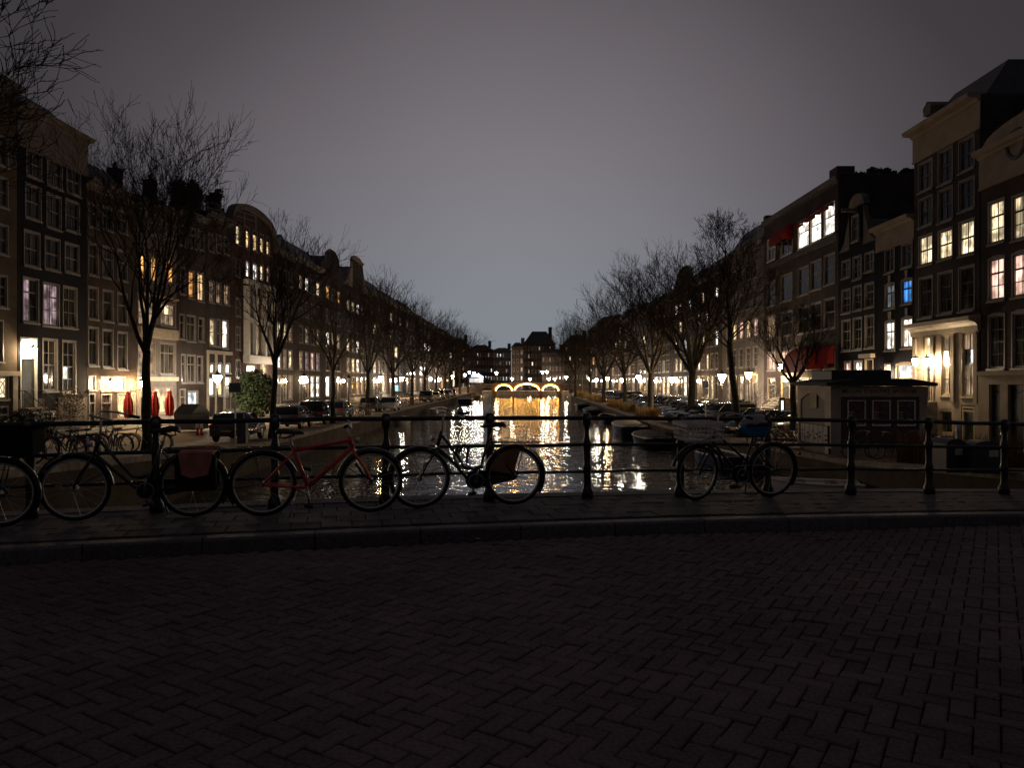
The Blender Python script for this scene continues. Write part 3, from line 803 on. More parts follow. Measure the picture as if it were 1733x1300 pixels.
h.door(u0, u1, -.05, z0 - .35, None)
uu0, uu1, zz0, zz1 = h.rect(-150, 29, 627, 740)
g = MB(); g.box(0, h.W - .05, -.22, -.003, zz1 - .25, zz1); g.box(h.W - .5, h.W - .1, -.12, -.004, -.2, zz1 - .26); g.box(u0 - .6, u0 - .12, -.12, -.004, -.2, zz1 - .26); g.obj('shopfront', M_cream, h.t)
h.cornice(M_darkstone); h.roof('hip'); h.done()

h = House('tall black brick house with a bare beige cornice and lit white doorway', 'L', 30, 146, M_br_black, (172, 'A'))
wk = dict(cols=2, rows=R22, fm=M_trim)
for r in [((45, 70, 255, 301), (80, 105, 271, 317), (113, 136, 286, 329))]:
    for q in r: h.win(*q, None, **wk)
for q in ((43, 69, 314, 371), (79, 103, 330, 387), (111, 134, 340, 392)): h.win(*q, None, cols=2, rows=R22)
for q in ((41, 67, 392, 451), (76, 101, 403, 457), (110, 133, 413, 462)): h.win(*q, None, cols=2, rows=R22)
h.win(39, 65, 471, 546, 'dim', cols=2, rows=RT, litlist=['mauve', 'mauve', 'mauve', None, None, None])
h.win(73, 100, 480, 552, 'mauve', cols=2, rows=RT, litlist=['mauve'])
h.win(107, 130, 486, 555, None, cols=2, rows=RT)
h.win(73, 97, 574, 662, None, cols=2, rows=R4, litlist=[None, None, None, None, None, None, None, None]); h.win(106, 128, 577, 665, None, cols=2, rows=R4, litlist=[None, 'white', None, None, None, None, None, None])
u0, u1, z0, z1 = h.rect(34, 63, 571, 690); h.door(u0, u1, z0, z1, 'hot', .26, M_white)
h.steps(u0 - .1, u1 + .1, 6, z0)
ub0, ub1, zb0, zb1 = h.rect(74, 98, 697, 712); h.winm(ub0, ub1, .25, zb1, 'dim', cols=2, rows=(0, 1))
h.lantern(41, 595, M_wall, .15, .5)
h.cornice(M_plaster2, 2.35, .5); h.roof('hip', 1.6); h.plinth(2.0, M_plaster2); h.done()

h = House('brown brick house with a lit restaurant front below three rows of windows', 'L', 146.5, 232, M_br_warm, (300, 'A'))
for y0, y1, dy in ((345, 385, 10), (412, 466, 10), (486, 540, 9), (554, 619, 7)):
    for i, (a, b) in enumerate(((150, 166), (174, 191), (199, 215))):
        if y0 == 345 and i == 0: a += 0
        h.win(a, b, y0 + i * dy * .6, y1 + i * dy * .45, None, cols=1 if y0 > 480 else 2, rows=(0, .62, 1))
u0, u1, z0, z1 = h.rect(150, 161, 637, 660); h.winm(u0, u1, z0, z1, 'hot', cols=1, rows=(0, 1), split=False); h.door(u0, u1, -.05, z0 - .2, None)
u0, u1, z0, z1 = h.rect(171, 189, 638, 661); h.winm(u0, u1, z0, z1, 'warm', cols=1, rows=(0, 1), split=False); h.door(u0, u1, -.05, z0 - .2, None)
u0, u1, z0, z1 = h.rect(191, 211, 638, 661); h.winm(u0, u1, z0, z1, 'hot', cols=2, rows=(0, 1))
u0b, u1b, z0b, z1b = h.rect(199, 229, 665, 712); h.winm(u0b, u1b, .5, z0 - .25, 'warm', cols=2, rows=(0, 1))
h.lantern(174, 650, M_wall, .15, .5); h.lantern(221, 650, M_wallhot, .15, .7)
h.cornice(M_plaster2, .7); h.roof('hip', 1.8); h.plinth(.5); h.done()

h = House('white plastered house with two stacked bay windows behind the near tree', 'L', 232.5, 299, M_plaster2, (330, 'A'))
for a, b in ((236, 246), (253, 263), (281, 293)):
    h.win(a, b, 352 + (a - 236) * .15, 396 + (a - 236) * .12, None, cols=1)
for i, (a, b) in enumerate(((235, 246), (255, 266), (280, 294))): h.win(a, b, 430 + i * 4, 474 + i * 2.5, 'orange', cols=2, rows=(0, .6, 1))
h.win(234, 262, 508, 551, 'dim', cols=3, rows=R22); h.win(271, 296, 514, 552, 'cream', cols=3, rows=R22, litlist=['dim', 'dim', 'dim', 'cream'])
h.win(234, 262, 579, 634, 'dim', cols=3, rows=(0, .7, 1)); h.win(271, 296, 581, 634, None, cols=3, rows=(0, .7, 1))
u0, u1, _, _ = h.rect(236, 250, 600, 700); h.door(u0, u1, -.05, 2.6, 'warm'); u0, u1, _, _ = h.rect(262, 292, 600, 700); h.winm(u0, u1, .6, 2.5, 'warm', cols=3, rows=(0, 1))
for a, b, y0, y1 in ((232, 298, 500, 504), (232, 298, 556, 573), (232, 298, 638, 645)):
    u0, u1, z0, z1 = h.rect(a, b, y0, y1); MB().box(u0 + .05, u1 - .05, -.25, -.003, z0, z1).obj('bay_band', M_cream, h.t)
h.cornice(M_plaster2, .6); h.roof('flat'); h.done()
terr = h
h = House('dark brick house with tall orange lit windows and a bright shop door', 'L', 300, 349, M_br_brown, (350, 'A'))
for a, b, y0, y1, l in ((304, 314, 382, 416, None), (320, 331, 386, 420, None), (335, 345, 390, 423, None), (305, 314, 452, 498, None), (319, 329, 458, 505, 'orange'), (334, 345, 462, 510, 'warm'),
                        (304, 312, 532, 574, None), (316, 331, 534, 578, None), (336, 345, 538, 578, None), (307, 314, 600, 648, None), (317, 331, 601, 648, None), (334, 343, 603, 648, None)):
    h.win(a, b, y0, y1, l, cols=1 if b - a < 11 else 2, rows=(0, .68, 1))
u0, u1, z0, z1 = h.rect(318, 335, 662, 700); h.winm(u0, u1, .3, z1, 'cool', cols=1, rows=(0, 1), split=False)
u0, u1, z0, z1 = h.rect(304, 314, 662, 700); h.door(u0, u1, -.05, 2.4)
h.cornice(M_darkstone, .5); h.roof('flat'); h.plinth(.4); h.done()

h = House('dark house with cream ground floor of three glowing round arched windows', 'L', 349.5, 391, M_br_brown, (356, 'A'))
for a, b, y0, y1, l in ((353, 361, 396, 425, None), (366, 374, 398, 428, None), (379, 387, 401, 430, None), (354, 363, 476, 512, 'dim'), (366, 374, 479, 514, 'dim'), (379, 388, 482, 516, 'dim'),
                        (355, 364, 540, 585, 'cream'), (367, 373, 541, 587, None), (376, 386, 542, 590, 'white')):
    h.win(a, b, y0, y1, l, cols=2 if l == 'dim' else 1, rows=(0, .5, 1))
for a, b in ((355, 363), (369, 376), (382, 390)):
    u0, u1, z0, z1 = h.rect(a, b, 616, 632); h.winm(u0, u1, z0, z1, 'hot', cols=1, rows=(0, 1), arch=True, split=False)
u0, u1, z0, z1 = h.rect(354, 363, 640, 670); h.winm(u0, u1, z0, z1, 'hot', cols=1, rows=(0, 1)); u0, u1, z0, z1 = h.rect(368, 377, 640, 670); h.winm(u0, u1, z0, z1, 'warm', cols=1, rows=(0, 1))
u0, u1, z0, z1 = h.rect(381, 391, 638, 692); h.door(u0, u1, z0, z1, 'hot', fm=M_cream); h.steps(u0 - .2, u1, 6, z0)
u0, u1, z0, z1 = h.rect(350, 391, 600, 690)
g = MB(); hz = [q for q in h.holes if q[2] < z1 - .2]
xs_ = sorted(set([.02, h.W - .02] + [q[0] - .06 for q in hz] + [q[1] + .06 for q in hz]))
for a, b in zip(xs_, xs_[1:]):
    if not any(q[0] - .07 < (a + b) / 2 < q[1] + .07 for q in hz): g.box(a + .002, b - .002, -.05, -.003, -.2, z1)
g.box(0, h.W, -.16, -.003, z1 + .003, z1 + .3); g.obj('plaster_front', M_cream, h.t)
h.cornice(M_darkstone, .6); h.roof('flat'); h.done()

h = House('red brick house with an arched gable and a tall white bay window', 'L', 391.5, 463, M_br_red, (377, 'A'))
uA = h.u(411)
for a, b, y0, y1, l in ((399, 406, 379, 414, 'cream'), (416, 422, 385, 421, 'warm'), (428, 435, 391, 425, 'warm'), (440, 446, 397, 428, 'warm'), (451, 456, 401, 431, 'warm'),
                        (399, 406, 438, 468, None), (416, 422, 441, 469, 'white'), (428, 436, 446, 475, 'white'), (440, 446, 449, 476, 'cream'), (451, 456, 452, 478, 'dim'),
                        (399, 407, 505, 535, None), (416, 424, 497, 540, None), (428, 440, 500, 541, 'dim'), (445, 454, 502, 542, None),
                        (399, 407, 553, 592, None), (416, 424, 550, 598, None), (428, 440, 552, 599, 'dim'), (445, 454, 554, 600, None), (399, 407, 609, 640, None)):
    h.win(a, b, y0, y1, l, cols=2 if b - a > 7 else 1, rows=R3 if y1 - y0 > 36 else R22)
g = MB()
for a, b in ((412, 415), (424.5, 427.5), (441, 444), (455, 458)):
    u0, u1, z0, z1 = h.rect(a, b, 484, 604); g.box(u0, u1, -.5, -.003, z0, z1)
u0, u1, z0, z1 = h.rect(412, 458, 542, 549); g.box(u0, u1, -.46, -.004, z0, z1); u0, u1, z0, z1 = h.rect(412, 458, 603, 616); g.box(u0 - .1, u1 + .1, -.62, -.004, z0, z1); u0, u1, z0, z1 = h.rect(412, 458, 480, 487); g.box(u0, u1, -.55, -.004, z0, z1)
g.obj('bay_frame', M_white, h.t)
u0, u1, z0, z1 = h.rect(417, 433, 612, 632); h.winm(u0, u1, z0 + .1, z1 - .35, 'hot', cols=2, rows=(0, 1)); u0, u1, z0, z1 = h.rect(440, 452, 615, 690); h.door(u0, u1, .2, z1, 'warm', dm=mat('brown_door', (.16, .07, .03), .4)); h.winm(h.u(417), h.u(433), .8, 3.0, 'dim', cols=2)
h.gable('arch', 2.0, M_plaster2); h.roof('saddle', 2.2); h.plinth(.5); h.done()

lit_rows = {}
def row_house(label, side, px0, px1, wm, ytop, nb, floors, lits, roof=('hip', 2.2), gable=None, cornice=True, fm=None, group=None, ground='cream', split=False, trimm=None, cols=2, lantern=None, X=None, doorside=0):
    h = House(label, side, px0, px1, wm, ytop, group=group, X=X)
    W = h.W; mg = W * .09; bw = (W - 2 * mg) / nb; k = 0
    H = h.H; g0 = min(3.9, H * .26); fh = (H - g0 - .9) / floors
    for f in range(floors):
        for i in range(nb):
            l = lits[k % len(lits)] if lits else None; k += 1
            w = bw * .62; u = mg + bw * (i + .5); hh = fh * (.68 - .05 * f)
            h.winm(u - w / 2, u + w / 2, g0 + f * fh + .45, g0 + f * fh + .45 + hh, l, cols=cols, rows=RT if f == 0 else R22, fm=fm, split=split)
    di = 0 if doorside == 0 else nb - 1
    for i in range(nb):
        u = mg + bw * (i + .5); w = bw * .66
        if i == di: h.door(u - w / 2, u + w / 2, .55, g0 - .25, ground)
        else: h.winm(u - w / 2, u + w / 2, .95, g0 - .3, [ground, None, ground][i % 3] if ground else None, cols=cols, rows=RT, fm=fm, split=split)
    ud = mg + bw * (di + .5)
    h.steps(ud - bw * .45, ud + bw * .45, 3, .55, rail=True)
    lantern = lantern or (M_wallextra if int(px0) % 2 else None)  # extra lantern added for more light at street level
    if lantern: h.lanternm(ud + bw * .5, g0 - .9, lantern, .14, .35)
    if cornice: h.cornice(trimm or M_stone, .55, .35)
    if gable: h.gable(gable[0], gable[1], trimm or M_stone)
    h.roof(*roof); h.plinth(.5); h.done(); return h
row_house('narrow brown house with three yellow lit windows above three white lit ones', 'L', 463.5, 499, M_br_brown, (418, 'A'), 3, 4, ['white', 'dim', 'cream', 'cream', 'cream', 'dim', None, None, None, None, None, None], ground='dim', roof=('saddle', 2.0))
row_house('four bay brown house with pinkish lit floor above bright ground floor windows', 'L', 499.5, 546, M_br_warm, (432, 'A'), 4, 4, ['dim', 'mauve', 'pink', 'mauve', None, 'dim', None, 'dim', None, None, None, None, 'dim', 'white', None, 'cream'], ground='white', roof=('hip', 2.2), lantern=M_wall)
row_house('dark gabled house with two orange lit attic windows', 'L', 546.5, 580, M_br_brown, (455, 'A'), 3, 4, [None, None, None, 'white', 'dim', 'dim', None, None, None, 'orange', None, 'orange'], gable=('bell', 3.2), cornice=False, ground='hot', roof=('saddle', 2.6), lantern=M_wall, doorside=1)
row_house('tall house with a pale stone neck gable and hoist beam', 'L', 580.5, 627, M_br_brown, (481, 'A'), 5, 4, ['dim', 'cream', 'white', 'mauve', None, 'cream', 'dim', 'white', None, None, None, None, None, None, None], gable=('neck', 4.6), trimm=M_plaster, cornice=False, ground='dim', roof=('saddle', 4.0))
row_house('cream fronted house with warm doorway lantern behind the trees', 'L', 627.5, 655, M_plaster2, (490, 'A'), 3, 4, ['cream', 'dim', None, None, None, None], ground='cream', lantern=M_wall)
row_house('brown house behind the tree beside a blue sign', 'L', 655.5, 684, M_br_brown, (508, 'A'), 3, 4, [None, 'dim', None, None, 'cream'], ground='dim', lantern=M_wall)
row_house('dark house between distant left bank trees with two dim windows', 'L', 684.5, 706, M_br_brown, (523, 'A'), 3, 4, [None, None, 'dim', None, None, None, None], ground='dim')
row_house('brown house with a large bright white window above lamps on left quay', 'L', 706.5, 732, M_br_warm, (540, 'A'), 3, 4, ['white', 'white', None, None, None, None, None], ground='dim')
row_house('far left bank house with a red lit shopfront', 'L', 732.5, 752, M_br_red, (555, 'A'), 3, 4, ['dim', None, None, None], ground='orange', lantern=M_wall)
row_house('farthest left bank house just before the distant bridge', 'L', 752.5, 772, M_br_brown, (565, 'A'), 3, 4, [None, 'dim', 'cream', None, None], ground='cream')

# ---- right bank, near to far -------------------------------------------------------------------
h = House('brick house at the right edge with oculus pediment and pink lit windows', 'R', 1660, 1830, M_br_brown, (259, 'A'))
wk = dict(fm=M_trim, sm=M_black)
for a, b, dx in ((1673, 1700, 0), (1713, 1743, -11), (1760, 1795, -22)):
    h.win(a, b, 339 + dx, 411 + dx * .6, 'cream', cols=2, rows=R3, **wk); h.win(a, b, 436 + dx * .8, 508 + dx * .6, 'pink', cols=2, rows=R3, arch=True, **wk)
    h.win(a, b, 533 + dx * .5, 624 + dx * .1, None, cols=2, rows=R4, arch=True, **wk)
u0, u1, z0, z1 = h.rect(1660, 1830, 630, 740)
ud = [h.rect(1679, 1697, 651, 735), h.rect(1711, 1737, 651, 738), h.rect(1752, 1790, 651, 738)]
for q in ud:
    h.holes.append((q[0], q[1], -.05, q[3])); d = MB(); d.box(q[0] + .03, q[1] - .03, .08, .14, -.04, q[3] - .03); d.box(q[0] + .15, q[1] - .15, .06, .079, .3, 1.2); d.box(q[0] + .15, q[1] - .15, .06, .079, 1.35, q[3] - .75)
    dd = d.obj('door', M_door, h.t); gg = MB(); gg.tube([(q[0] + .2, .07, q[3] - .6), (q[0] + .2, .07, q[3] - .2), (q[0] + .45, .07, q[3] - .4), (q[1] - .15, .07, q[3] - .2), (q[1] - .15, .07, q[3] - .6)], .015, 4); gg.obj('grille', M_trim, dd)
g = MB(); xs_ = [0.02] + sum([[q[0] - .02, q[1] + .02] for q in ud], []) + [h.W]
zt = ud[0][3]
zf = zpix(629, h.Yu(0)) - h.zb
for a, b in zip(xs_[::2], xs_[1::2]): g.box(a, b, -.14, -.003, -.25, zt)
g.box(0, h.W, -.14, -.003, zt + .003, zf - .2); g.box(-.05, h.W, -.26, -.003, zf - .197, zf); g.obj('shopfront', M_plaster, h.t)
zc0 = zpix(323, h.Yu(0)) - h.zb
h.cornice(M_plaster, h.H - zc0, .4)
pts = [(0, h.H), (h.W, h.H)] + [(h.W / 2 + h.W / 2 * math.cos(math.pi * i / 12), h.H + .95 * math.sin(math.pi * i / 12) ** .9) for i in range(13)]
pd = MB().prism(pts, .0, .4).obj('pediment', M_plaster, h.t)
uo = h.u(1722); zo = zpix(243, h.Yu(uo)) - h.zb
MB().ring((uo, -.02, zo), .62, .13, 24, 6).obj('oculus_ring', M_darkstone, pd); MB().lathe([(.58, 0), (.58, .02)], 24).obj('oculus_pane', M_glass, pd, (uo, -.01, zo), (R(90), 0, 0))
h.roof('saddle', 1.6); h.done()

h = House('tall dark brick house with beige cornice, lit third floor and cream portal', 'R', 1547, 1658, M_br_brown, (226, 'A'))
wk = dict(cols=2, rows=R22, fm=M_trim, sm=M_black)
for q, l in (((1555, 1578, 273, 322), None), ((1588, 1612, 252, 310), None), ((1623, 1649, 233, 288), None), ((1555, 1578, 334, 382), None), ((1588, 1612, 319, 374), None), ((1623, 1649, 303, 355), None),
             ((1555, 1578, 398, 448), 'cream'), ((1588, 1612, 388, 438), 'cream'), ((1623, 1649, 373, 431), 'cream')):
    h.win(*q, l, **wk)
for q in ((1555, 1578, 469, 538), (1588, 1612, 460, 531), (1623, 1649, 451, 526)): h.win(*q, None, cols=2, rows=R3, fm=M_trim, sm=M_black)
h.win(1593, 1614, 566, 669, 'dim', cols=2, rows=R4, fm=M_cream, sm=M_black, litlist=['dim', 'warm', 'hot', 'dim', None, 'dim', 'warm', 'dim']); h.win(1628, 1651, 562, 671, 'dim', cols=2, rows=R4, fm=M_cream, sm=M_black, litlist=['dim', 'dim', None, 'dim', 'dim', 'dim', 'cool', 'dim'])
u0, u1, z0, z1 = h.rect(1565, 1582, 569, 679); h.door(u0, u1, z0, z1, 'cream', .26, M_cream)
ubw = h.rect(1590, 1612, 694, 722); h.winm(ubw[0], ubw[1], .2, ubw[3], None, cols=2, rows=(0, 1), fm=M_cream, sm=M_black)
ubd = h.rect(1629, 1650, 688, 735); h.door(ubd[0], ubd[1], -.05, ubd[3], None, .05, M_cream)
zp = zpix(556, h.Yu(0)) - h.zb
hz = [q for q in h.holes if q[2] < zp - 1]; g = MB()
xs_ = sorted(set([.02, h.W - .02] + [q[0] - .06 for q in hz] + [q[1] + .06 for q in hz])); zs_ = sorted(set([-.2, zp - .1] + [q[2] - .11 for q in hz] + [q[3] + .06 for q in hz]))
for a, b in zip(xs_, xs_[1:]):
    for c, d in zip(zs_, zs_[1:]):
        if not any(q[0] - .07 < (a + b) / 2 < q[1] + .07 and q[2] - .12 < (c + d) / 2 < q[3] + .07 for q in hz): g.quad((a, -.03, c), (b, -.03, c), (b, -.03, d), (a, -.03, d))
for a in (.05, h.W * .31, h.W * .62, h.W - .35): g.box(a, a + .3, -.12, -.034, 1.9, zp - .6)
g.obj('plaster_front', M_plaster, h.t)
MB().prism([(-.003, zp - .5), (-.16, zp - .5), (-.18, zp - .25), (-.32, zp - .1), (-.6, zp), (-.62, zp + .2), (-.003, zp + .3)], -.1, h.W + .1, 'x').obj('portal_cornice', M_cream, h.t)
h.lantern(1571, 613, M_wall, .15, .7); h.lantern(1585, 613, M_wall, .15, .55)
h.steps(u0 - .3, u1 + .3, 9, z0)
h.cornice(M_plaster, 1.75, .62); h.roof('hip', 2.0)
uo = h.u(1592); MB().prism([(uo - .32, h.H + .12), (uo + .32, h.H + .12), (uo + .4, h.H + .55), (uo, h.H + .85), (uo - .4, h.H + .55)], -.75, 1.5).obj('hoist_beam', M_plaster2, h.t)
h.done()

h = House('black brick house with blue lit window and low lit arched window', 'R', 1484, 1546.5, M_br_black, (388, 'A'))
wk = dict(cols=2, rows=(0, .66, 1), fm=M_trim, sm=M_black, arch=True)
h.win(1498, 1514, 420, 461, None, **wk); h.win(1526, 1544, 411, 452, None, **wk)
h.win(1498, 1514, 481, 522, 'grey', **wk); h.win(1526, 1544, 473, 514, 'blue', **wk)
h.win(1498, 1514, 544, 593, 'white', **wk); h.win(1526, 1544, 538, 589, 'white', **wk)
h.win(1517, 1545, 616, 650, 'cool', cols=2, rows=(0, .25, 1), arch=True, fm=M_cream, sm=M_cream); u0, u1, z0, z1 = h.rect(1497, 1508, 615, 700); h.door(u0, u1, .2, z1, 'hot', .2)
h.lantern(1503, 634, M_wall, .16, .45)
for q in ((1506, 409), (1535, 400), (1506, 471), (1535, 463), (1506, 533), (1535, 527)):
    u = h.u(q[0]); z = zpix(q[1], h.Yu(u)) - h.zb; MB().prism([(-.1, -.25), (.1, -.25), (.16, .2), (-.16, .2)], -.06, -.003).obj('keystone', M_trim, h.t, (u, 0, z))
h.cornice(M_plaster, 1.5, .45); h.roof('hip', .9); h.plinth(.5); h.done()

h = House('narrow blackish house with a pale scrolled neck gable and white window frames', 'R', 1419, 1483.5, M_br_black, (437, 'A'))
for q in ((1425, 1439, 441, 470), (1444, 1458, 434, 472), (1464, 1479, 427, 459), (1425, 1439, 490, 530), (1444, 1458, 484, 525), (1464, 1479, 479, 520), (1425, 1439, 542, 594), (1444, 1458, 538, 592), (1464, 1479, 534, 589)):
    h.win(*q, None, cols=2, rows=R22 if q[3] - q[2] < 35 else R3, fm=M_trim)
h.win(1429, 1440, 612, 634, 'pink', cols=1, rows=(0, 1), split=False); h.win(1446, 1459, 611, 634, 'white', cols=2, rows=(0, 1)); u0, u1, z0, z1 = h.rect(1463, 1478, 607, 690); h.door(u0, u1, .4, z1, None, .2, M_cream)
MB().box(u0 - .25, u1 + .25, -.3, -.003, z1 + .05, z1 + .3).obj('door_hood', M_cream, h.t)
gb = h.gable('neck', 3.0, M_plaster2); h.roof('saddle', 2.2, M_tile, chim=False); h.plinth(.5); h.done()
q = h.rect(1444, 1456, 384, 420); gw = add_window(h.t, h.W / 2, h.H + .7, .95, 1.7, None, fm=M_trim); gw.location.y = -.1

h = House('wide brown house with three blazing attic windows and red awnings', 'R', 1293, 1418.5, M_br_brown, (376, 'A'))
cols_ = ((1299, 1312), (1322, 1341), (1351, 1369), (1372, 1390), (1395, 1413))
for i, (a, b) in enumerate(cols_):
    s0 = [404, 388, 373, 360, 345][i]; s1 = [441, 431, 419, 409, 397][i]
    h.win(a, b, s0, s1, 'white' if i > 1 else None, cols=2, rows=(0, .6, 1), fm=M_white)
    h.win(a, b, [476, 464, 452, 441, 430][i], [518, 509, 499, 490, 481][i], None, cols=1, rows=(0, .55, 1))
    h.win(a, b, [534, 527, 519, 512, 505][i], [572, 568, 564, 560, 556][i], 'dim' if i < 1 else None, cols=1, rows=(0, .55, 1))
    h.win(a, b, [596, 594, 592, 590, 588][i], [627, 626, 625, 624, 624][i], ['pink', 'pink', 'cream', None, None][i], cols=2, rows=(0, 1))
    if i != 1: h.win(a, b, [640, 640, 640, 640, 640][i], [676, 677, 678, 679, 680][i], [None, None, 'warm', 'warm', None][i], cols=1, rows=(0, .7, 1))
    else:
        u0, u1, z0, z1 = h.rect(a, b - 4, 636, 690); h.door(u0, u1, 1.6, z1, 'hot', .2, M_cream); h.steps(u0 - .3, u1 + .3, 8, 1.6)
h.lantern(1336, 622, M_wallhot, .2, .7)
def awning(h, x0, x1, y0, y1, out=1.1):
    u0, u1, z0, z1 = h.rect(x0, x1, y0, y1)
    g = MB(); n = 8
    prof_ = [(-.02 - out * math.sin(math.pi / 2 * i / n), z1 - (z1 - z0) * (1 - math.cos(math.pi / 2 * i / n))) for i in range(n + 1)]
    for (a, za), (b, zb) in zip(prof_, prof_[1:]): g.quad((u0, a, za), (u0, b, zb), (u1, b, zb), (u1, a, za))
    g.add([(u0, -.02, z0)] + [(u0, a, z) for a, z in prof_], [tuple(range(n + 2))]); g.add([(u1, -.02, z0)] + [(u1, a, z) for a, z in prof_], [tuple(range(n + 1, -1, -1))])
    g.box(u0, u1, -out - .012, -out + .0, z0 - .22, z0)
    return g.obj('awning', M_redcloth, h.t)
awning(h, 1350, 1391, 588, 626, 1.25); awning(h, 1394, 1412, 585, 616, .5); awning(h, 1321, 1342, 384, 410, 1.0)
for (a, b), y in zip(cols_[2:], (374, 361, 346)): awning(h, a + 1, b - 1, y, y + 7, .4)
u0, u1, z0, z1 = h.rect(1293, 1418, 425, 432)
MB().box(.02, h.W - .02, -.14, -.003, z0 - .2, z1 - .1).obj('storey_band', M_darkstone, h.t)
h.cornice(M_darkstone, .5, .2); h.roof('flat', chim=False)
MB().box(h.W - 1.4, h.W - .05, -.05, 1.2, h.H + .06, h.H + .7).obj('parapet_pier', M_br_brown, h.t); MB().box(.0, .7, -.05, 1.0, h.H + .06, h.H + .5).obj('parapet_pier', M_br_brown, h.t)
h.plinth(.6); h.done(); R5 = h

row_house('cream stone house with a lit five light bay on its second floor', 'R', 1222, 1292.5, M_plaster2, (442, 'A'), 5, 4, [None, None, None, None, None, 'pink', 'warm', 'pink', 'warm', 'pink', None, None, None, None, None, None, None, None, None, None], ground='dim', roof=('hip', 2.6), trimm=M_plaster2, split=False, doorside=1)
row_house('brown house with a bright lantern and few lit windows beside the parking sign', 'R', 1176, 1221.5, M_br_brown, (478, 'A'), 5, 4, ['white', None, 'cream', None, None, None, 'warm', None, None, 'white'], ground='cream', lantern=M_wall)
row_house('house with tall brightly lit windows behind the wide right tree', 'R', 1138, 1175.5, M_br_warm, (500, 'A'), 4, 4, ['cream', 'cream', None, 'white', 'white', None, 'cool', None, None], ground='white', gable=('bell', 3.0), cornice=False, lantern=M_wall)
row_house('brown house with gold lit ground floor and pale door', 'R', 1104, 1137.5, M_br_brown, (522, 'A'), 4, 4, [None, None, 'dim', None, None, None], ground='warm', lantern=M_wall)
row_house('grey plastered house with a white lit entrance on the right bank', 'R', 1078, 1103.5, M_plaster2, (535, 'A'), 3, 4, [None, None, 'cream', None, None], ground='white', lantern=M_wall)
row_house('dark house behind the second wide tree on the right bank', 'R', 1054, 1077.5, M_br_brown, (545, 'A'), 3, 4, [None, 'dim', None, None, None], ground='dim')
row_house('reddish house with orange ground floor on the far right bank', 'R', 1033, 1053.5, M_br_red, (552, 'A'), 3, 4, ['dim', None, None, 'cream'], ground='orange', lantern=M_wall)
row_house('dim brown house among distant right bank lamps', 'R', 1014, 1032.5, M_br_brown, (558, 'A'), 3, 4, [None, None, 'dim', None, None], ground='cream', lantern=M_wall)
row_house('farthest right bank house by the end of the distant bridge', 'R', 996, 1013.5, M_br_warm, (560, 'A'), 3, 4, ['cream', None, 'dim', None, 'orange', None], ground='cream', lantern=M_wall)

# ---- houses facing us beyond the far bridge -----------------------------------------------------
def far_house(label, px0, px1, ytop, yeave, Y, wm, nb, floors, lits, roofm=None, litg='cream', kind='hip'):
    X0, X1 = px2m(px0) * Y, px2m(px1) * Y
    t = thing('far_house', label, 'house', (X0, Y, 1.2)); W_ = X1 - X0; H = zpix(yeave, Y) - 1.2; Hr = zpix(ytop, Y) - 1.2 - H
    holes = []; fh = H / (floors + .6); bw = W_ / nb; k = 0
    for f in range(floors):
        for i in range(nb):
            l = lits[k % len(lits)]; k += 1
            u = bw * (i + .5); w = bw * .40; z = .6 + f * fh * 1.1; hh = fh * .50
            if z + hh > H - .3: continue
            holes.append((u - w / 2, u + w / 2, z, z + hh)); add_window(t, u, z, w, hh, l, cols=1, rows=(0, 1), split=False)
    wall_front(W_, H, holes, wm, t, 10)
    if Hr > .3:
        g = MB(); e = min(W_ * .3, 3) if kind == 'hip' else .2
        v = [(-.2, -.3, H), (W_ + .2, -.3, H), (W_ + .2, 10, H), (-.2, 10, H), (e, 3, H + Hr), (W_ - e, 3, H + Hr), (W_ - e, 7, H + Hr), (e, 7, H + Hr)]
        g.add(v, [(0, 1, 5, 4), (1, 2, 6, 5), (2, 3, 7, 6), (3, 0, 4, 7), (4, 5, 6, 7)]); r = g.obj('roof', roofm or M_roof, t)
        c = MB(); c.box(W_ * .8, W_ * .8 + 1.2, 4, 5.5, H + Hr * .5, H + Hr + 1.6); c.obj('chimney', M_br_brown, r)
    return t
far_house('large dark building with mansard roof and lit dormers beyond the bridge', 886, 940, 560, 583, 262, M_br_brown, 9, 6, [None, None, None, None, 'dim', None, None, 'dim', None, None, None, None, None, None, 'cream'])
far_house('lower brown building in front of the big mansard roof beyond the bridge', 917, 956, 590, 597, 250, M_br_brown, 7, 4, [None, 'dim', None, 'dim', None])
far_house('narrow corner house with three lit windows left of the mansard roof', 866, 886, 579, 587, 252, M_br_warm, 3, 5, [None, None, 'dim', None, None, 'cool', None, None, 'cream', None, None, 'dim'])
far_house('building with a row of white lit office windows beyond the bridge', 834, 865, 588, 593, 275, M_br_brown, 6, 5, ['dim', None, None, None, 'grey', None, 'grey', 'dim', None, 'cool', 'cool', 'grey', None, None, None, None])
far_house('wide low roofed building left of the distant bridge', 792, 834, 583, 592, 300, M_br_brown, 9, 5, ['cool', 'grey', None, None, 'dim', None, None, None, None, None, None, None, None])
far_house('dark house right behind the distant lamps', 956, 996, 566, 580, 252, M_br_brown, 7, 5, [None, 'dim', None, None, 'cream', None, None, 'dim', None])
far_house('house closing the street at the far left end of the canal', 755, 792, 572, 584, 310, M_br_brown, 7, 5, ['grey', None, None, None, None, 'dim', None])
g = MB(); g.box(-9.6, 19.0, 240, 420, -1.1, 1.19); tag(g.obj('far_street', M_street), kind='structure')
ORD = ['nearest', 'second', 'third', 'fourth', 'fifth', 'sixth', 'seventh', 'eighth', 'ninth', 'tenth', 'eleventh', 'twelfth', 'thirteenth', 'fourteenth', 'fifteenth', 'sixteenth', 'seventeenth']

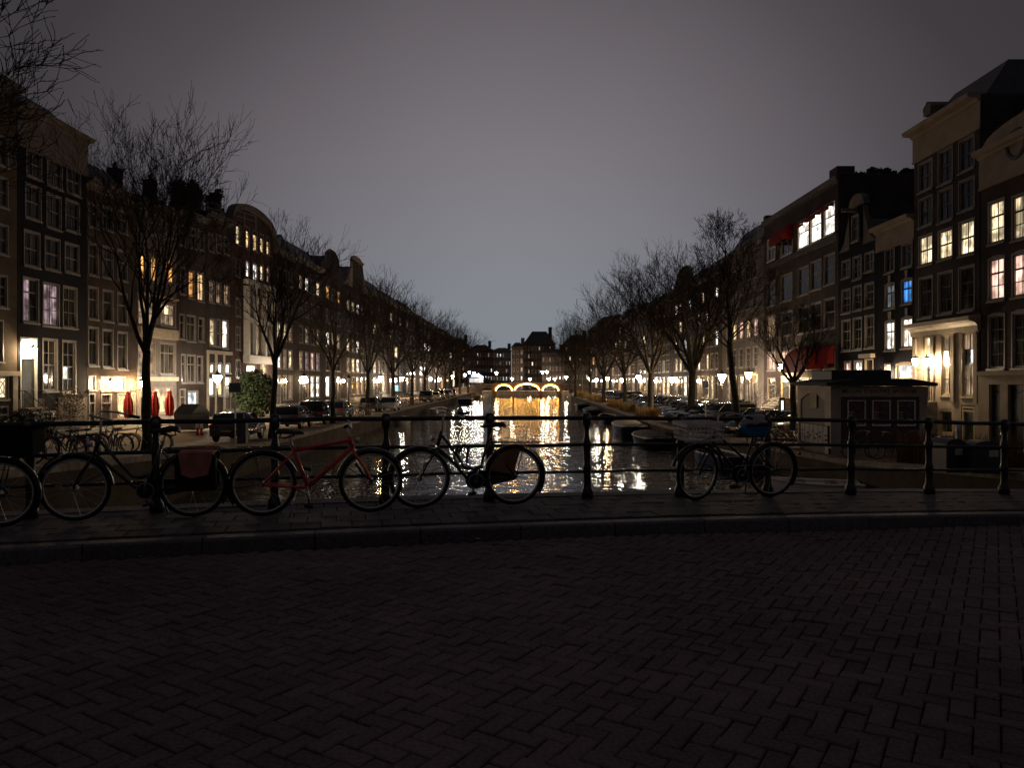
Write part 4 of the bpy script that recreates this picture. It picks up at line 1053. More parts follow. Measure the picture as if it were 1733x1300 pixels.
# ------------------------------------------------------------------ street lamps: iron post with a crowned lantern
def lamp_meshes():
    p = MB(); p.lathe([(.16, 0), (.16, .25), (.11, .32), (.10, .8), (.075, .9), (.055, 1.0), (.045, 2.2), (.06, 2.25), (.045, 2.3), (.035, 2.80), (.03, 2.84)], 10)
    for k in range(3):
        a = 2.094 * k; p.tube([(.03 * math.cos(a), .03 * math.sin(a), 2.78), (.13 * math.cos(a), .13 * math.sin(a), 2.86), (.13 * math.cos(a), .13 * math.sin(a), 2.97)], .012, 5)
    p.tube([(-.32, 0, 2.62), (.32, 0, 2.62)], .018, 6)
    gl = MB(); gl.lathe([(.12, 2.95), (.22, 3.12), (.31, 3.38), (.315, 3.5), (.18, 3.6)], 12)
    c = MB(); c.lathe([(.44, 3.51), (.30, 3.61), (.13, 3.66), (.12, 3.72), (.15, 3.76), (.1, 3.84), (.03, 3.92), (.05, 3.97), (.01, 4.03)], 10)
    for k in range(6):
        a = math.pi * k / 3; c.tube([(.1 * math.cos(a), .1 * math.sin(a), 3.06), (.325 * math.cos(a), .325 * math.sin(a), 3.40), (.33 * math.cos(a), .33 * math.sin(a), 3.53)], .01, 4)
    return p.mesh(M_iron, True, 'pole'), gl, c.mesh(M_iron, name='lantern_cap')
LP, LG, LC = lamp_meshes()
LGM = {}
def street_lamp(label, X, Y, m, group=None, s=1.0, z=None, beam=1.0):
    t = thing('street_lamp', label, 'street lamp', (X, Y, z if z is not None else (ZL if X < 0 else ZR)(Y) + .0), 0, group)
    if m.name not in LGM: LGM[m.name] = LG.mesh(m, True, 'lantern_glass')
    put('pole', LP, t, scale=(s, s, s)); put('lantern_glass', LGM[m.name], t, scale=(s, s, s)); put('lantern_cap', LC, t, scale=(s, s, s))
    if m is not M_lampoff:
        ld = bpy.data.lights.new('lamp_beam', 'SPOT'); ld.energy = 2400.0 if m is M_lamp else 1300.0 if m in (M_lampfar, M_lampwarm) else 500.0 if m is M_lampdist else 120.0; ld.energy *= beam; ld.color = (1.0, .72, .44)
        ld.spot_size = R(165); ld.spot_blend = .6; ld.shadow_soft_size = .08
        lo = bpy.data.objects.new('lamp_beam', ld); COL.objects.link(lo); lo.parent = t; lo.location = (0, -.0, 2.90 * s)
    return t
for i, (px, Y) in enumerate(((368, 58), (514, 77), (590, 97), (645, 118), (680, 140), (728, 175), (744, 190))):
    lab = ['lit crown lantern street lamp before the three arched windows on left quay', 'lit street lamp beside the big ivy bush row, second along left quay', 'unlit glass lantern street lamp in front of the neck gable house'][i] if i < 3 else f'{ORD[i]} lit street lamp from the near bridge along the left quay'
    street_lamp(lab, px2m(px) * Y, Y, M_lampoff if i == 2 else M_lamp if i < 2 else (M_lampwarm if i in (3, 6) else M_lampfar), 'street lamps on the left quay', 1.0 if i < 3 else 1.08)
for i, (px, Y) in enumerate(((1222, 69), (1137.5, 91), (1081, 115), (1053, 132), (1028, 152), (1010, 171), (998, 187))):
    street_lamp(f'{ORD[i]} lit street lamp from the near bridge along the right quay', px2m(px) * Y, Y, M_lamp if i == 0 else M_lampwarm if i in (1, 4) else M_lampfar, 'street lamps on the right quay', [1.05, 1.0, 1.1, 1.0, 1.08, 1.02, 1.1][i])
street_lamp('old amber lantern on a dark post beside the cream stone house', px2m(1267) * 73, 73, M_lampdim, None, 1.12)
for i, (px, y, Y) in enumerate(((840, 631, 215), (918, 629, 222), (926, 629, 228), (958, 638, 235), (867, 641, 240), (897, 641, 245), (929, 641, 241), (939, 641, 243))):
    z = zpix(y, Y) - 3.4 * 1.1
    street_lamp(['tall lit lamp on the left part of the distant bridge', 'left one of the twin lamps above the right arch of the distant bridge', 'right one of the twin lamps above the right arch of the distant bridge', 'bright lamp just right of the distant bridge', 'small lamp above the gap between left and middle arches', 'small lamp above the middle arch of the distant bridge', 'small lamp above the right pier of the distant bridge', 'small rightmost lamp above the right arch'][i], px2m(px) * Y, Y, M_lampdist, 'lamps on and beyond the distant bridge', 1.1, z)
for i, (px, y, Y) in enumerate(((766, 637, 205), (778, 632, 214), (787, 634, 222), (794, 630, 230), (802, 631, 236), (809, 634, 240), (815, 638, 244))):
    street_lamp(f'{ORD[i]} from the left among the cluster of lights left of the distant bridge', px2m(px) * Y, Y, M_lampdist, 'light cluster left of the distant bridge', 1.15, zpix(y, Y) - 3.4 * 1.15)
t = thing('lit_sign', 'blue white lit shop sign at the far left end of the canal', 'sign', (px2m(806) * 246, 246, 1.2))
MB().box(-1.6, 1.6, 0, .3, 4.4, 5.1).obj('sign_panel', glow_mat('blue_sign', (.04, .25, 1.0), 8.0), t); MB().box(-2.2, 2.2, 0.01, .3, 2.6, 4.0).obj('shop_window', glow_mat('shop_window_light', (.9, .95, 1.0), .5), t); MB().box(-.1, .1, .05, .25, 0, 4.2).obj('pillar', M_iron, t)

# ------------------------------------------------------------------ bare winter trees
M_bark = mat('elm_bark', (.06, .05, .038), .9, 0, .4, 9, .5)
M_twig = mat('twig_bark', (.036, .026, .022), .9, 0, .3, 9)
def grow_tree(seed, height, r0, fork, spread, wide, lean=(0, 0), twig=1.0, conical=False, maxseg=7000):
    rr = random.Random(seed); trunk = MB(); segs = []
    th = height * fork
    n = 7; pts = []; rs = []
    for i in range(n + 1):
        q = i / n; pts.append(Vector((lean[0] * q + rr.uniform(-.04, .04) * (i > 0), lean[1] * q + rr.uniform(-.04, .04) * (i > 0), th * q))); rs.append(r0 * (1.35 if i == 0 else 1.05 - .28 * q))
    queue = []; top = pts[-1]
    if conical:
        # continuous leader with side limbs
        lp = [top.copy()]; d = Vector((.0, 0, 1))
        m = 14
        for i in range(m):
            d = (d + Vector((rr.uniform(-.12, .12), rr.uniform(-.12, .12), .25))).normalized(); lp.append(lp[-1] + d * (height - th) / m)
        for i in range(m):
            ra = r0 * .75 * (1 - i / m) ** 1.1 + .012; rb = r0 * .75 * (1 - (i + 1) / m) ** 1.1 + .01
            segs.append((lp[i], lp[i + 1], ra, rb))
            for k in range(3):
                a = rr.uniform(0, 6.28); L = wide * (1 - i / m) ** .8 * rr.uniform(.6, 1.1) + .35
                queue.append((lp[i].lerp(lp[i + 1], rr.random()), Vector((math.cos(a), math.sin(a), rr.uniform(.7, 1.2))).normalized(), L, min(ra * .5, .05), 2))
    else:
        nl = rr.randint(5, 7)
        for k in range(nl):
            a = 2 * math.pi * k / nl + rr.uniform(-.35, .35); up = rr.uniform(.8, 1.7) if k else 3.0
            L = (height - th) * rr.uniform(.40, .52)
            st = top.lerp(pts[-2], rr.uniform(0, .9))
            queue.append((st, Vector((math.cos(a) * spread, math.sin(a) * spread, up)).normalized(), L, r0 * rr.uniform(.42, .58), 0))
    while queue and len(segs) < maxseg:
        p, d, L, r, lv = queue.pop(0)
        k = 5 if lv < 2 else 4 if lv < 4 else 3
        pp = p.copy(); r1 = r
        for i in range(k):
            j = .16 + .05 * lv
            d = (d + Vector((rr.uniform(-j, j), rr.uniform(-j, j), rr.uniform(-j, j) + .05 + (.03 if lv < 3 else .06)))).normalized()
            e = pp + d * (L / k); r2 = r * (1 - .55 * (i + 1) / k)
            segs.append((pp, e, r1, max(r2, .0055 * twig)))
            if lv < 5 and i >= 1 and L > .22:
                for _ in range((1 if rr.random() < .62 else 0) if lv else rr.choice((1, 1, 2))):
                    side = d.cross(Vector((rr.uniform(-1, 1), rr.uniform(-1, 1), rr.uniform(-1, 1)))).normalized()
                    nd = (d + side * rr.uniform(.55, 1.0)).normalized(); nd.z = max(nd.z, -.15 if lv > 1 else .1)
                    queue.append((e, nd, L * rr.uniform(.46, .74), max(r2 * .62, .0065 * twig), lv + 1))
            pp = e; r1 = r2
        if lv < 5 and L > .25:
            for sg in (-1, 1):
                side = d.cross(Vector((rr.uniform(-1, 1), rr.uniform(-1, 1), rr.uniform(-.3, .3)))).normalized()
                queue.append((pp, (d + side * sg * .45).normalized(), L * rr.uniform(.5, .7), max(r1 * .8, .006 * twig), lv + 1))
    zt = np.percentile([e.z for _, e, _, _ in segs], 99.9); kf = height / zt
    segs = [(p * kf, e * kf, a, b) for p, e, a, b in segs]; pts = [p * kf for p in pts]
    trunk.tube(pts, rs, 10)
    for p, e, a, b in segs:
        if a > .045: trunk.tube([p, e], [a, b], 6, cap=False)
    V = []; Fc = []
    for p, e, a, b in segs:
        if a > .045: continue
        t = (e - p)
        if t.length < 1e-5: continue
        t.normalize(); o1 = t.orthogonal().normalized(); o2 = t.cross(o1); n0 = len(V)
        for q, rad in ((p, a), (e, b)):
            for k in range(3):
                g_ = 2.0944 * k; V.append(q + (o1 * math.cos(g_) + o2 * math.sin(g_)) * rad)
        Fc += [(n0, n0 + 1, n0 + 4, n0 + 3), (n0 + 1, n0 + 2, n0 + 5, n0 + 4), (n0 + 2, n0, n0 + 3, n0 + 5)]
    cr_ = MB(); cr_.v = [tuple(v) for v in V]; cr_.f = Fc
    return trunk.mesh(M_bark, True, 'trunk'), cr_.mesh(M_twig, False, 'crown')
def tree(label, X, Y, meshes, s=1.0, rz=0, group=None, z=None, sz=None):
    t = thing('bare_tree', label, 'tree', (X, Y, (z if z is not None else (ZL if X < 0 else ZR)(Y)) - .05), rz, group)
    a = put('trunk', meshes[0], t); b = put('crown', meshes[1], t)
    q = random.Random(int(Y * 10)); k = q.uniform(.92, 1.1) * (.86 if abs(Y - 28.4) < .1 else 1); a.scale = b.scale = (s * k, s * q.uniform(.9, 1.1), sz or s); t.rotation_euler = (q.uniform(-.04, .04), q.uniform(-.04, .04), rz); return t
T_near = grow_tree(11, 13.6, .23, .30, .40, 4, (0, 0), 1.5, maxseg=14000)
T_a = grow_tree(5, 12.8, .20, .36, .52, 4, (.2, 0), 1.5, maxseg=8000)
T_b = grow_tree(23, 14.0, .26, .30, .78, 5, (.1, 0), 1.6, maxseg=15000)
T_c = grow_tree(31, 14.5, .22, .30, .6, 4, (0, .1), 2.3, maxseg=5500)
T_d = grow_tree(47, 14.5, .24, .28, .75, 4, (0, -.1), 2.3, maxseg=5500)
T_con = grow_tree(61, 12.6, .20, .40, .5, 2.6, (-.45, 0), 1.7, conical=True, maxseg=8000)
T_sm = grow_tree(71, 7.6, .17, .42, .8, 3, (0, 0), 1.6, maxseg=5000)
LG_ = 'bare trees along the left quay'; RG_ = 'bare trees along the right quay'
tree('large bare tree in front of the restaurant, nearest whole tree on the left', -13.5, 28.4, T_near, .95, .4, LG_)
tree('bare tree reaching in at the top left corner of the picture', -16.0, 17.0, T_b, 1.04, 2.2, LG_)
tree('bare tree in front of the red house with arched gable', -13.0, 41.6, T_a, .95, 1.2, LG_)
for i, (px, Y, tm, s) in enumerate(((563, 56, T_a, .88), (622, 70, T_c, .92), (664, 84, T_d, .98), (696, 100, T_c, 1.02), (719, 115, T_d, .98), (738, 132, T_c, 1.0), (752, 148, T_d, 1.02), (764, 164, T_c, 1.08), (778, 182, T_d, 1.08), (792, 200, T_c, 1.05))):
    tree(f'{ORD[i + 2]} bare tree along the left quay counting from the near bridge', px2m(px) * Y, Y, tm, s, i * 1.3, LG_)
tree('slender pointed bare tree leaning left by the parked cars on the right', 12.6, 42.4, T_con, 1.0, 0, RG_)
tree('small bare tree by the kiosk in front of the big lantern', px2m(1343) * 39.6, 39.6, T_sm, 1.0, 1, RG_)
for i, (px, Y, tm, s) in enumerate(((1169, 54, T_b, 1.06), (1100, 69, T_b, 1.08), (1058, 88, T_d, 1.0), (1022, 110, T_b, 1.0), (1000, 131, T_c, 1.05), (974, 151, T_b, 1.22), (985, 175, T_c, 1.0), (965, 200, T_d, .95))):
    tree(['wide spreading bare tree with a long low branch, right quay', 'broad bare tree with arching limbs left of the wide spreading one', 'third broad bare tree from the right along the right quay', 'fourth broad bare tree along the right quay', 'fifth bare tree along the right quay', 'tall bare tree near the distant bridge on the right', 'thin bare tree far behind on the right quay', 'last bare tree beside the distant bridge on the right'][i], px2m(px) * Y, Y, tm, s, 5.1 + i * 1.7, RG_)

# ------------------------------------------------------------------ leafy masses: ivy bush, roof hedges, reeds
def leaf_mass(seed, n, box, size, shape='ell'):
    rr = random.Random(seed); m = MB()
    for _ in range(n):
        while True:
            p = Vector((rr.uniform(-1, 1), rr.uniform(-1, 1), rr.uniform(-1, 1)))
            if shape == 'box' or p.length < 1 + .12 * math.sin(7 * p.x) * math.cos(6 * p.z): break
        c = Vector((p.x * box[0], p.y * box[1], (p.z + 1) * box[2])); a = Vector((rr.gauss(0, 1), rr.gauss(0, 1), rr.gauss(0, 1))).normalized(); b = a.orthogonal().normalized(); q = a.cross(b); s = size * rr.uniform(.6, 1.3)
        m.quad(c - b * s, c + q * s * .55, c + b * s, c - q * s * .55)
    return m
M_leaf = mat('ivy_leaf', (.020, .034, .012), .8, 0, .5, 20, rand=.3)
M_hedge = mat('hedge_leaf', (.03, .042, .02), .6, 0, .4, 20)
X_, Y_ = px2m(430) * 62, 62
t = thing('ivy_bush', 'big dark green bush between the lamp and the second left tree', 'bush', (X_, Y_, 1.25)); leaf_mass(3, 5200, (1.75, 1.5, 2.0), .11).obj('foliage', M_leaf, t); MB().tube([(0, 0, -.1), (.1, 0, 1.2), (0, .1, 2.2)], [.1, .07, .04], 6).obj('stem', M_bark, t)
t = thing('garden_bush', 'small dark bush below the black brick house at left', 'bush', (px2m(50) * 40, 40, ZL(40))); leaf_mass(4, 1600, (1.4, .8, .8), .09).obj('foliage', M_hedge, t); MB().tube([(0, 0, -.1), (0, 0, .8)], .05, 6).obj('stem', M_bark, t)
t = thing('climbing_shrub', 'thin climbing shrub against the black brick house at left', 'bush', (px2m(118) * 45, 45, ZL(45))); leaf_mass(5, 1100, (.9, .5, 1.4), .07).obj('foliage', mat('dry_leaf', (.09, .06, .03), .7, 0, .4, 20), t); MB().tube([(0, 0, -.1), (0, 0, 1.8)], .04, 6).obj('stem', M_bark, t)
for lab, px, Y, s in (('round green shrub left of the third step house on the right bank', 1250, 66, 1.0), ('low green shrub under the right quay lantern', 1208, 68, .8)):
    t = thing('garden_bush', lab, 'bush', (px2m(px) * Y, Y, 1.25)); leaf_mass(int(px), 1200, (1.2 * s, .8, .75 * s), .1).obj('foliage', M_leaf, t); MB().tube([(0, 0, -.1), (0, 0, .8)], .05, 6).obj('stem', M_bark, t)
def roof_plants(label, house_y, px0, px1, Y, y_base, hh, seed):
    x0, x1 = px2m(px0) * Y, px2m(px1) * Y
    t = thing('roof_hedge', label, 'hedge', ((x0 + x1) / 2, Y, zpix(y_base, Y))); leaf_mass(seed, 1500, (abs(x1 - x0) / 2, .5, hh * .3), .12, 'box').obj('foliage', M_hedge, t)
    rr = random.Random(seed + 50); w = abs(x1 - x0) / 2; tops = MB()
    for k in range(int(w * 3) + 3):
        c = rr.uniform(-w, w); q = leaf_mass(seed * 31 + k, 260, (rr.uniform(.25, .55), .4, hh * rr.uniform(.2, .42)), .11); tops.add([(x + c, y, z + hh * .35) for x, y, z in q.v], q.f)
    tops.obj('sprig', M_hedge, t)
    MB().box(-w, w, -.4, .4, -.45, .05).obj('planter', M_darkstone, t)
roof_plants('dark hedge of spiky plants on the right bank roof terrace', 0, 1437, 1546, 55.2, 305, .85, 8)
roof_plants('dense dark shrubs on the roof terrace behind the near left tree', 0, 290, 343, 63.5, 346, 1.9, 9)
roof_plants('smaller clump of shrubs beside the roof terrace fence at left', 0, 350, 372, 69, 350, 1.5, 10)

def reeds(seed, n, w, l, h):
    rr = random.Random(seed); m = MB()
    for _ in range(n):
        x, y = rr.uniform(-w, w), rr.uniform(-l, l); hh = h * rr.uniform(.5, 1.1); a = rr.uniform(0, 6.28); dx, dy = math.cos(a) * .014, math.sin(a) * .014; bx, by = rr.gauss(0, .14), rr.gauss(0, .14)
        m.add([(x - dx, y - dy, 0), (x + dx, y + dy, 0), (x + bx + dx * .7, y + by + dy * .7, hh * .7), (x + bx - dx * .7, y + by - dy * .7, hh * .7), (x + bx * 1.8, y + by * 1.8, hh)], [(0, 1, 2, 3), (3, 2, 4)])
    return m
M_reed = mat('dry_reed', (.30, .19, .075), .8, 0, .35, 10, rand=.1)
M_reedr = mat('rusty_reed', (.17, .085, .045), .85, 0, .35, 10, rand=.1)
for k, (Y, l, h_) in enumerate(((150, 12, 1.3), (118, 9, 1.1), (92, 3, .9), (80, 2.5, .9), (67, 2.2, .85), (52, 1.4, .7), (46, 1.0, .8))):
    tag(reeds(100 + k, 1500, .7, l, h_).obj('dry_reeds', M_reed, None, (XR(Y) + 1.0, Y, ZR(Y))), f'{ORD[6 - k]} clump of dry straw reeds on the right quay edge', 'reeds', kind='stuff')
tag(reeds(200, 2600, 3.2, .5, 1.35).obj('rusty_reeds', M_reedr, None, (15.2, 24.2, 1.25), (0, 0, R(-62))), 'rust brown reeds on the bank below the kiosk', 'reeds', kind='stuff')

# ------------------------------------------------------------------ cars
def car_meshes(L=4.2, Wd=1.74, H=1.46, kind='hatch'):
    hw = Wd / 2
    if kind == 'suv': low = [(-L / 2, .34), (-L / 2 - .03, .62), (-L / 2 + .02, .98), (L / 2 - 1.15, 1.02), (L / 2 - .25, .88), (L / 2, .66), (L / 2 - .02, .34)]; cab = [(-L / 2 + .10, .97), (-L / 2 + .38, H - .02), (-L / 2 + .8, H), (.30, H - .02), (L / 2 - 1.12, 1.0)]
    elif kind == 'sedan': low = [(-L / 2, .32), (-L / 2 - .02, .60), (-L / 2 + .03, .92), (-L / 2 + .7, .95), (L / 2 - 1.2, .92), (L / 2 - .25, .76), (L / 2, .58), (L / 2 - .02, .3)]; cab = [(-L / 2 + .55, .93), (-L / 2 + 1.2, H - .03), (-.3, H), (.2, H - .03), (L / 2 - 1.15, .91)]
    else: low = [(-L / 2, .32), (-L / 2 - .03, .6), (-L / 2 + .04, .94), (L / 2 - 1.05, .95), (L / 2 - .22, .8), (L / 2, .6), (L / 2 - .02, .3)]; cab = [(-L / 2 + .12, .93), (-L / 2 + .5, H - .03), (-.5, H), (.15, H - .03), (L / 2 - 1.0, .94)]
    def loft(poly, taper):
        bm = bmesh.new(); n = len(poly); rows = []
        for y, sh in ((-1, 1), (-.88, 0), (.88, 0), (1, 1)):
            row = []
            for x, z in poly:
                zz = z; yy = y * hw
                if taper: yy *= (1 - .20 * (z - .93) / (H - .93)); 
                cx = sum(p[0] for p in poly) / n; cz = sum(p[1] for p in poly) / n
                if sh: row.append(bm.verts.new((x + (cx - x) * .035, yy, zz + (cz - zz) * .06)))
                else: row.append(bm.verts.new((x, yy, zz)))
            rows.append(row)
        for a, b in zip(rows, rows[1:]):
            for i in range(n): bm.faces.new((a[i], a[(i + 1) % n], b[(i + 1) % n], b[i]))
        bm.faces.new(rows[0][::-1]); bm.faces.new(rows[-1])
        bmesh.ops.recalc_face_normals(bm, faces=bm.faces)
        bmesh.ops.bevel(bm, geom=[e for e in bm.edges], offset=.035, segments=2, affect='EDGES')
        return bm
    return loft(low, False), loft(cab, True), cab, low
CARS = {}
def bm_mesh(bm, m, name):
    me = bpy.data.meshes.new(name); bm.to_mesh(me); me.materials.append(m)
    for p in me.polygons: p.use_smooth = True
    return me
M_tail = mat('tail_lamp_red', (.22, .01, .01), .2, 0, .1, 5); M_headl = mat('headlamp_glass', (.55, .56, .58), .12, .3, .1, 5); M_plate = mat('yellow_number_plate', (.55, .33, .02), .5, 0, .1, 5)
def car(label, X, Y, ang, col, kind='hatch', group=None, rough=.22):
    key = (kind, col)
    L, Wd, H = {'hatch': (4.1, 1.72, 1.46), 'sedan': (4.6, 1.8, 1.45), 'suv': (4.5, 1.84, 1.66)}[kind]
    if key not in CARS:
        lo, ca, cabp, lowp = car_meshes(L, Wd, H, kind); pm_ = mat('car_paint_' + '_'.join(str(c) for c in col), col, rough, 0, .06, 3, coat=1.0)
        lo_m = bm_mesh(lo, pm_, 'body'); ca_m = bm_mesh(ca, M_glassblk, 'window_band')
        rf = MB(); hw = Wd / 2 * .80
        top = [p for p in cabp if p[1] > H - .1]
        rf.prism([(top[0][0] - .02, top[0][1] - .06), (top[0][0] + .06, top[0][1] + .03), (top[1][0], top[1][1] + .025), (top[-1][0] - .02, top[-1][1] + .025), (top[-1][0] + .06, top[-1][1] - .05)], -hw, hw)
        for sg in (-1, 1):
            for (x0, z0), (x1, z1) in ((cabp[0], cabp[1]), (cabp[-1], cabp[-2]), ((-.1, .93), (-.15, H - .03))):
                rf.tube([(x0, sg * Wd / 2 * .97, z0), (x1, sg * Wd / 2 * .815, z1)], .035, 5)
        CARS[key] = (lo_m, ca_m, rf.mesh(pm_, True, 'roof'), pm_)
    lo_m, ca_m, rf_m, pm_ = CARS[key]
    t = thing('parked_car', label, 'car', (X, Y, (ZL if X < 0 else ZR)(Y)), ang, group)
    put('body', lo_m, t); put('window_band', ca_m, t); put('roof', rf_m, t)
    if 'wheel' not in CARS:
        w = MB(); w.lathe([(.20, -.1), (.30, -.1), (.325, -.06), (.325, .06), (.30, .1), (.20, .1)], 20); rim = MB(); rim.lathe([(.0, -.105), (.06, -.115), (.2, -.1), (.205, -.09)], 16)
        for k in range(5):
            a = 2 * math.pi * k / 5; rim.tube([(.03 * math.cos(a), .03 * math.sin(a), -.118), (.19 * math.cos(a), .19 * math.sin(a), -.108)], .022, 4)
        CARS['wheel'] = w.mesh(M_rubber, True, 'wheel'); CARS['rim'] = rim.mesh(M_alu, False, 'rim')
        q = MB(); q.box(-.03, .03, -.2, .2, -.07, .07); CARS['hl'] = q.mesh(M_headl, name='headlight'); CARS['tl'] = q.mesh(M_tail, name='tail_light')
        q = MB(); q.box(-.01, .01, -.26, .26, -.055, .055); CARS['pl'] = q.mesh(M_plate, name='number_plate')
        q = MB(); q.box(-.06, .06, -.1, .1, -.06, .06); CARS['mi'] = q.mesh(M_black, name='mirror')
    for x in (-L / 2 + .78, L / 2 - .82):
        for sg in (-1, 1):
            w = put('wheel', CARS['wheel'], t, (x, sg * (Wd / 2 - .1), .325), (R(90) if sg < 0 else R(-90), 0, 0)); put('rim', CARS['rim'], w, (0, 0, 0), (R(180), 0, 0))
    for sg in (-1, 1):
        put('headlight', CARS['hl'], t, (L / 2 - .12, sg * (Wd / 2 - .3), .68), (0, R(20), 0)); put('tail_light', CARS['tl'], t, (-L / 2 + .0, sg * (Wd / 2 - .22), .82)); put('mirror', CARS['mi'], t, (L / 2 - 1.35, sg * (Wd / 2 + .08), 1.0))
    put('number_plate', CARS['pl'], t, (-L / 2 - .035, 0, .6)); put('number_plate', CARS['pl'], t, (L / 2 + .005, 0, .45))
    return t
BLK = (.02, .02, .024); GRY = (.09, .09, .095); SIL = (.28, .28, .28); WHT = (.7, .7, .68); NAV = (.012, .018, .035)
gl_ = 'cars parked on the left quay'; gr_ = 'cars parked on the right quay'
car('black hatchback with yellow plate, nearest car on the left quay', -14.35, 40.4, R(92), BLK, 'hatch', gl_)
for i, (px, Y, c, k) in enumerate(((497, 51, GRY, 'hatch'), (538, 56.5, BLK, 'suv'), (573, 63, GRY, 'hatch'), (628, 78, GRY, 'hatch'), (659, 80, WHT, 'sedan'), (722, 113, GRY, 'suv'), (736, 121, WHT, 'hatch'), (743, 129, SIL, 'suv'), (752, 139, GRY, 'hatch'), (759, 149, WHT, 'hatch'), (764, 159, BLK, 'hatch'))):
    lab = {0: 'dark grey hatchback just behind the second left tree', 1: 'black suv parked behind the dark grey hatchback on left quay', 2: 'grey hatchback before the lit doorway, fourth car on left quay', 3: 'dark hatchback behind a tree trunk left of the white car', 4: 'white sedan facing us on the left quay'}.get(i, f'{ORD[i + 1]} parked car counted from the near bridge, left quay')
    car(lab, px2m(px) * Y, Y, R(270 if i in (4, 7) else 91), c, k, gl_)
for i, (X, Y, c, k) in enumerate(((14.9, 43.2, BLK, 'hatch'), (14.6, 46.2, BLK, 'hatch'), (14.3, 49.6, (.10, .10, .10), 'suv'), (14.0, 53.2, BLK, 'hatch'), (14.2, 57.0, NAV, 'sedan'), (14.9, 62, BLK, 'hatch'), (15.2, 66.5, GRY, 'hatch'), (15.3, 71.5, BLK, 'suv'), (15.4, 77, GRY, 'suv'), (15.4, 81, BLK, 'hatch'), (15.5, 87, SIL, 'hatch'), (15.8, 95, GRY, 'hatch'), (16, 103, BLK, 'suv'), (16.2, 112, GRY, 'hatch'), (16.4, 122, BLK, 'hatch'), (16.6, 133, SIL, 'hatch'))):
    car(['black hatchback nearest the kiosk, parked nose to the canal', 'black hatchback behind the one nearest the kiosk', 'dark suv with shining pale roof beside the slender tree', 'black hatchback left of the shining roofed suv', 'navy sedan left of the white parking sign'][i] if i < 5 else f'{ORD[i]} car from the kiosk in the row along right quay', X - .7, Y, R(198), c, k, gr_)

# ------------------------------------------------------------------ boats
def boat(label, X, Y, ang, L, B, hull, deck, cover=None, name='moored_boat', fb=.55, decked=None):
    t = thing(name, label, 'boat', (X, Y, 0), ang)
    n = 12; g = MB(); rows = []
    for i in range(n + 1):
        q = i / n; x = -L / 2 + L * q; w = B / 2 * (1 - max(0, (q - .45) / .55) ** 2.2) * (.86 + .14 * min(1, q * 4)); sheer = fb + .28 * max(0, q - .4) ** 1.5
        rows.append([(x, -w, sheer), (x + .02, -w * .92, .12), (x, -w * .55, -.25), (x, w * .55, -.25), (x + .02, w * .92, .12), (x, w, sheer)])
    vs = [p for r in rows for p in r]; fs = []
    for i in range(n):
        for k in range(5): fs.append((i * 6 + k, i * 6 + k + 1, i * 6 + 6 + k + 1, i * 6 + 6 + k))
    fs.append((5, 4, 3, 2, 1, 0)); g.add(vs, fs); g.obj('hull', hull, t, smooth=True)
    rim = MB(); rim.tube([(r[0][0], r[0][1], r[0][2] + .03) for r in rows] + [(r[5][0], r[5][1], r[5][2] + .03) for r in rows[::-1]], .05, 6, closed=True); rim.obj('gunwale', deck, t, smooth=True)
    fl = MB(); dk = .05 if decked else .28
    for a, b in zip(rows, rows[1:]): fl.quad((a[0][0], a[0][1] * .96, a[0][2] - dk), (b[0][0], b[0][1] * .96, b[0][2] - dk), (b[5][0], b[5][1] * .96, b[5][2] - dk), (a[5][0], a[5][1] * .96, a[5][2] - dk))
    fl.obj('floor_boards', decked or mat('boat_floor', (.16, .11, .07), .7), t)
    for x in (-L * .25, L * .08):
        MB().cham(x, x + .32, -B / 2 * .7, B / 2 * .7, fb - .16 + (.14 if decked else 0), fb - .08 + (.14 if decked else 0), .01).obj('thwart', mat('boat_wood', (.22, .10, .04), .5), t)
    if cover is not None:
        cv = MB(); rr_ = []
        for i in range(n + 1):
            r = rows[i]; q = i / n; hh = .42 * math.sin(math.pi * min(1, .12 + q * .86)); rr_.append([(r[0][0], r[0][1] * 1.03, r[0][2] + .02), (r[0][0], r[0][1] * .6, r[0][2] + hh * .8), (r[0][0], 0, r[0][2] + hh), (r[0][0], r[5][1] * .6, r[0][2] + hh * .8), (r[0][0], r[5][1] * 1.03, r[0][2] + .02)])
        vs = [p for r in rr_ for p in r]; fs = [(0, 1, 2, 3, 4)]
        for i in range(n):
            for k in range(4): fs.append((i * 5 + k, i * 5 + 5 + k, i * 5 + 6 + k, i * 5 + k + 1))
        cv.add(vs, fs); cv.obj('cover', cover, t, smooth=True)
    return t
M_navyhull = mat('navy_hull', (.012, .016, .03), .25, 0, .2, 3, coat=.5); M_whitehull = mat('white_hull', (.55, .53, .48), .35, 0, .15, 3); M_canvas = mat('cream_boat_canvas', (.55, .48, .40), .8, 0, .15, 3, .2); M_greycanvas = mat('grey_boat_canvas', (.20, .19, .18), .8, 0, .2, 3, .2)
M_bright = mat('bright_white_hull', (.85, .80, .72), .4, 0, .1, 3)
boat('navy sloop with cream canvas cover, stern towards us on the right', 9.25, 62, R(93), 6.4, 2.3, M_navyhull, M_white, M_canvas, fb=.8)
boat('grey covered boat right of the navy sloop', 9.3, 52.5, R(96), 5.2, 2.0, M_navyhull, M_white, M_greycanvas)
boat('low blue and white boat behind the basket bicycle', 10.6, 40, R(100), 4.8, 1.8, mat('blue_hull', (.05, .08, .16), .3), M_white)
boat('white rowing boat with wooden seat under the railing at right', 11.2, 28.6, R(168), 3.3, 1.5, M_bright, M_bright, fb=.5, decked=M_bright)
boat('dark boat with arched canopy frame beyond the navy sloop', 10.3, 82, R(92), 6, 2.1, M_navyhull, M_white)
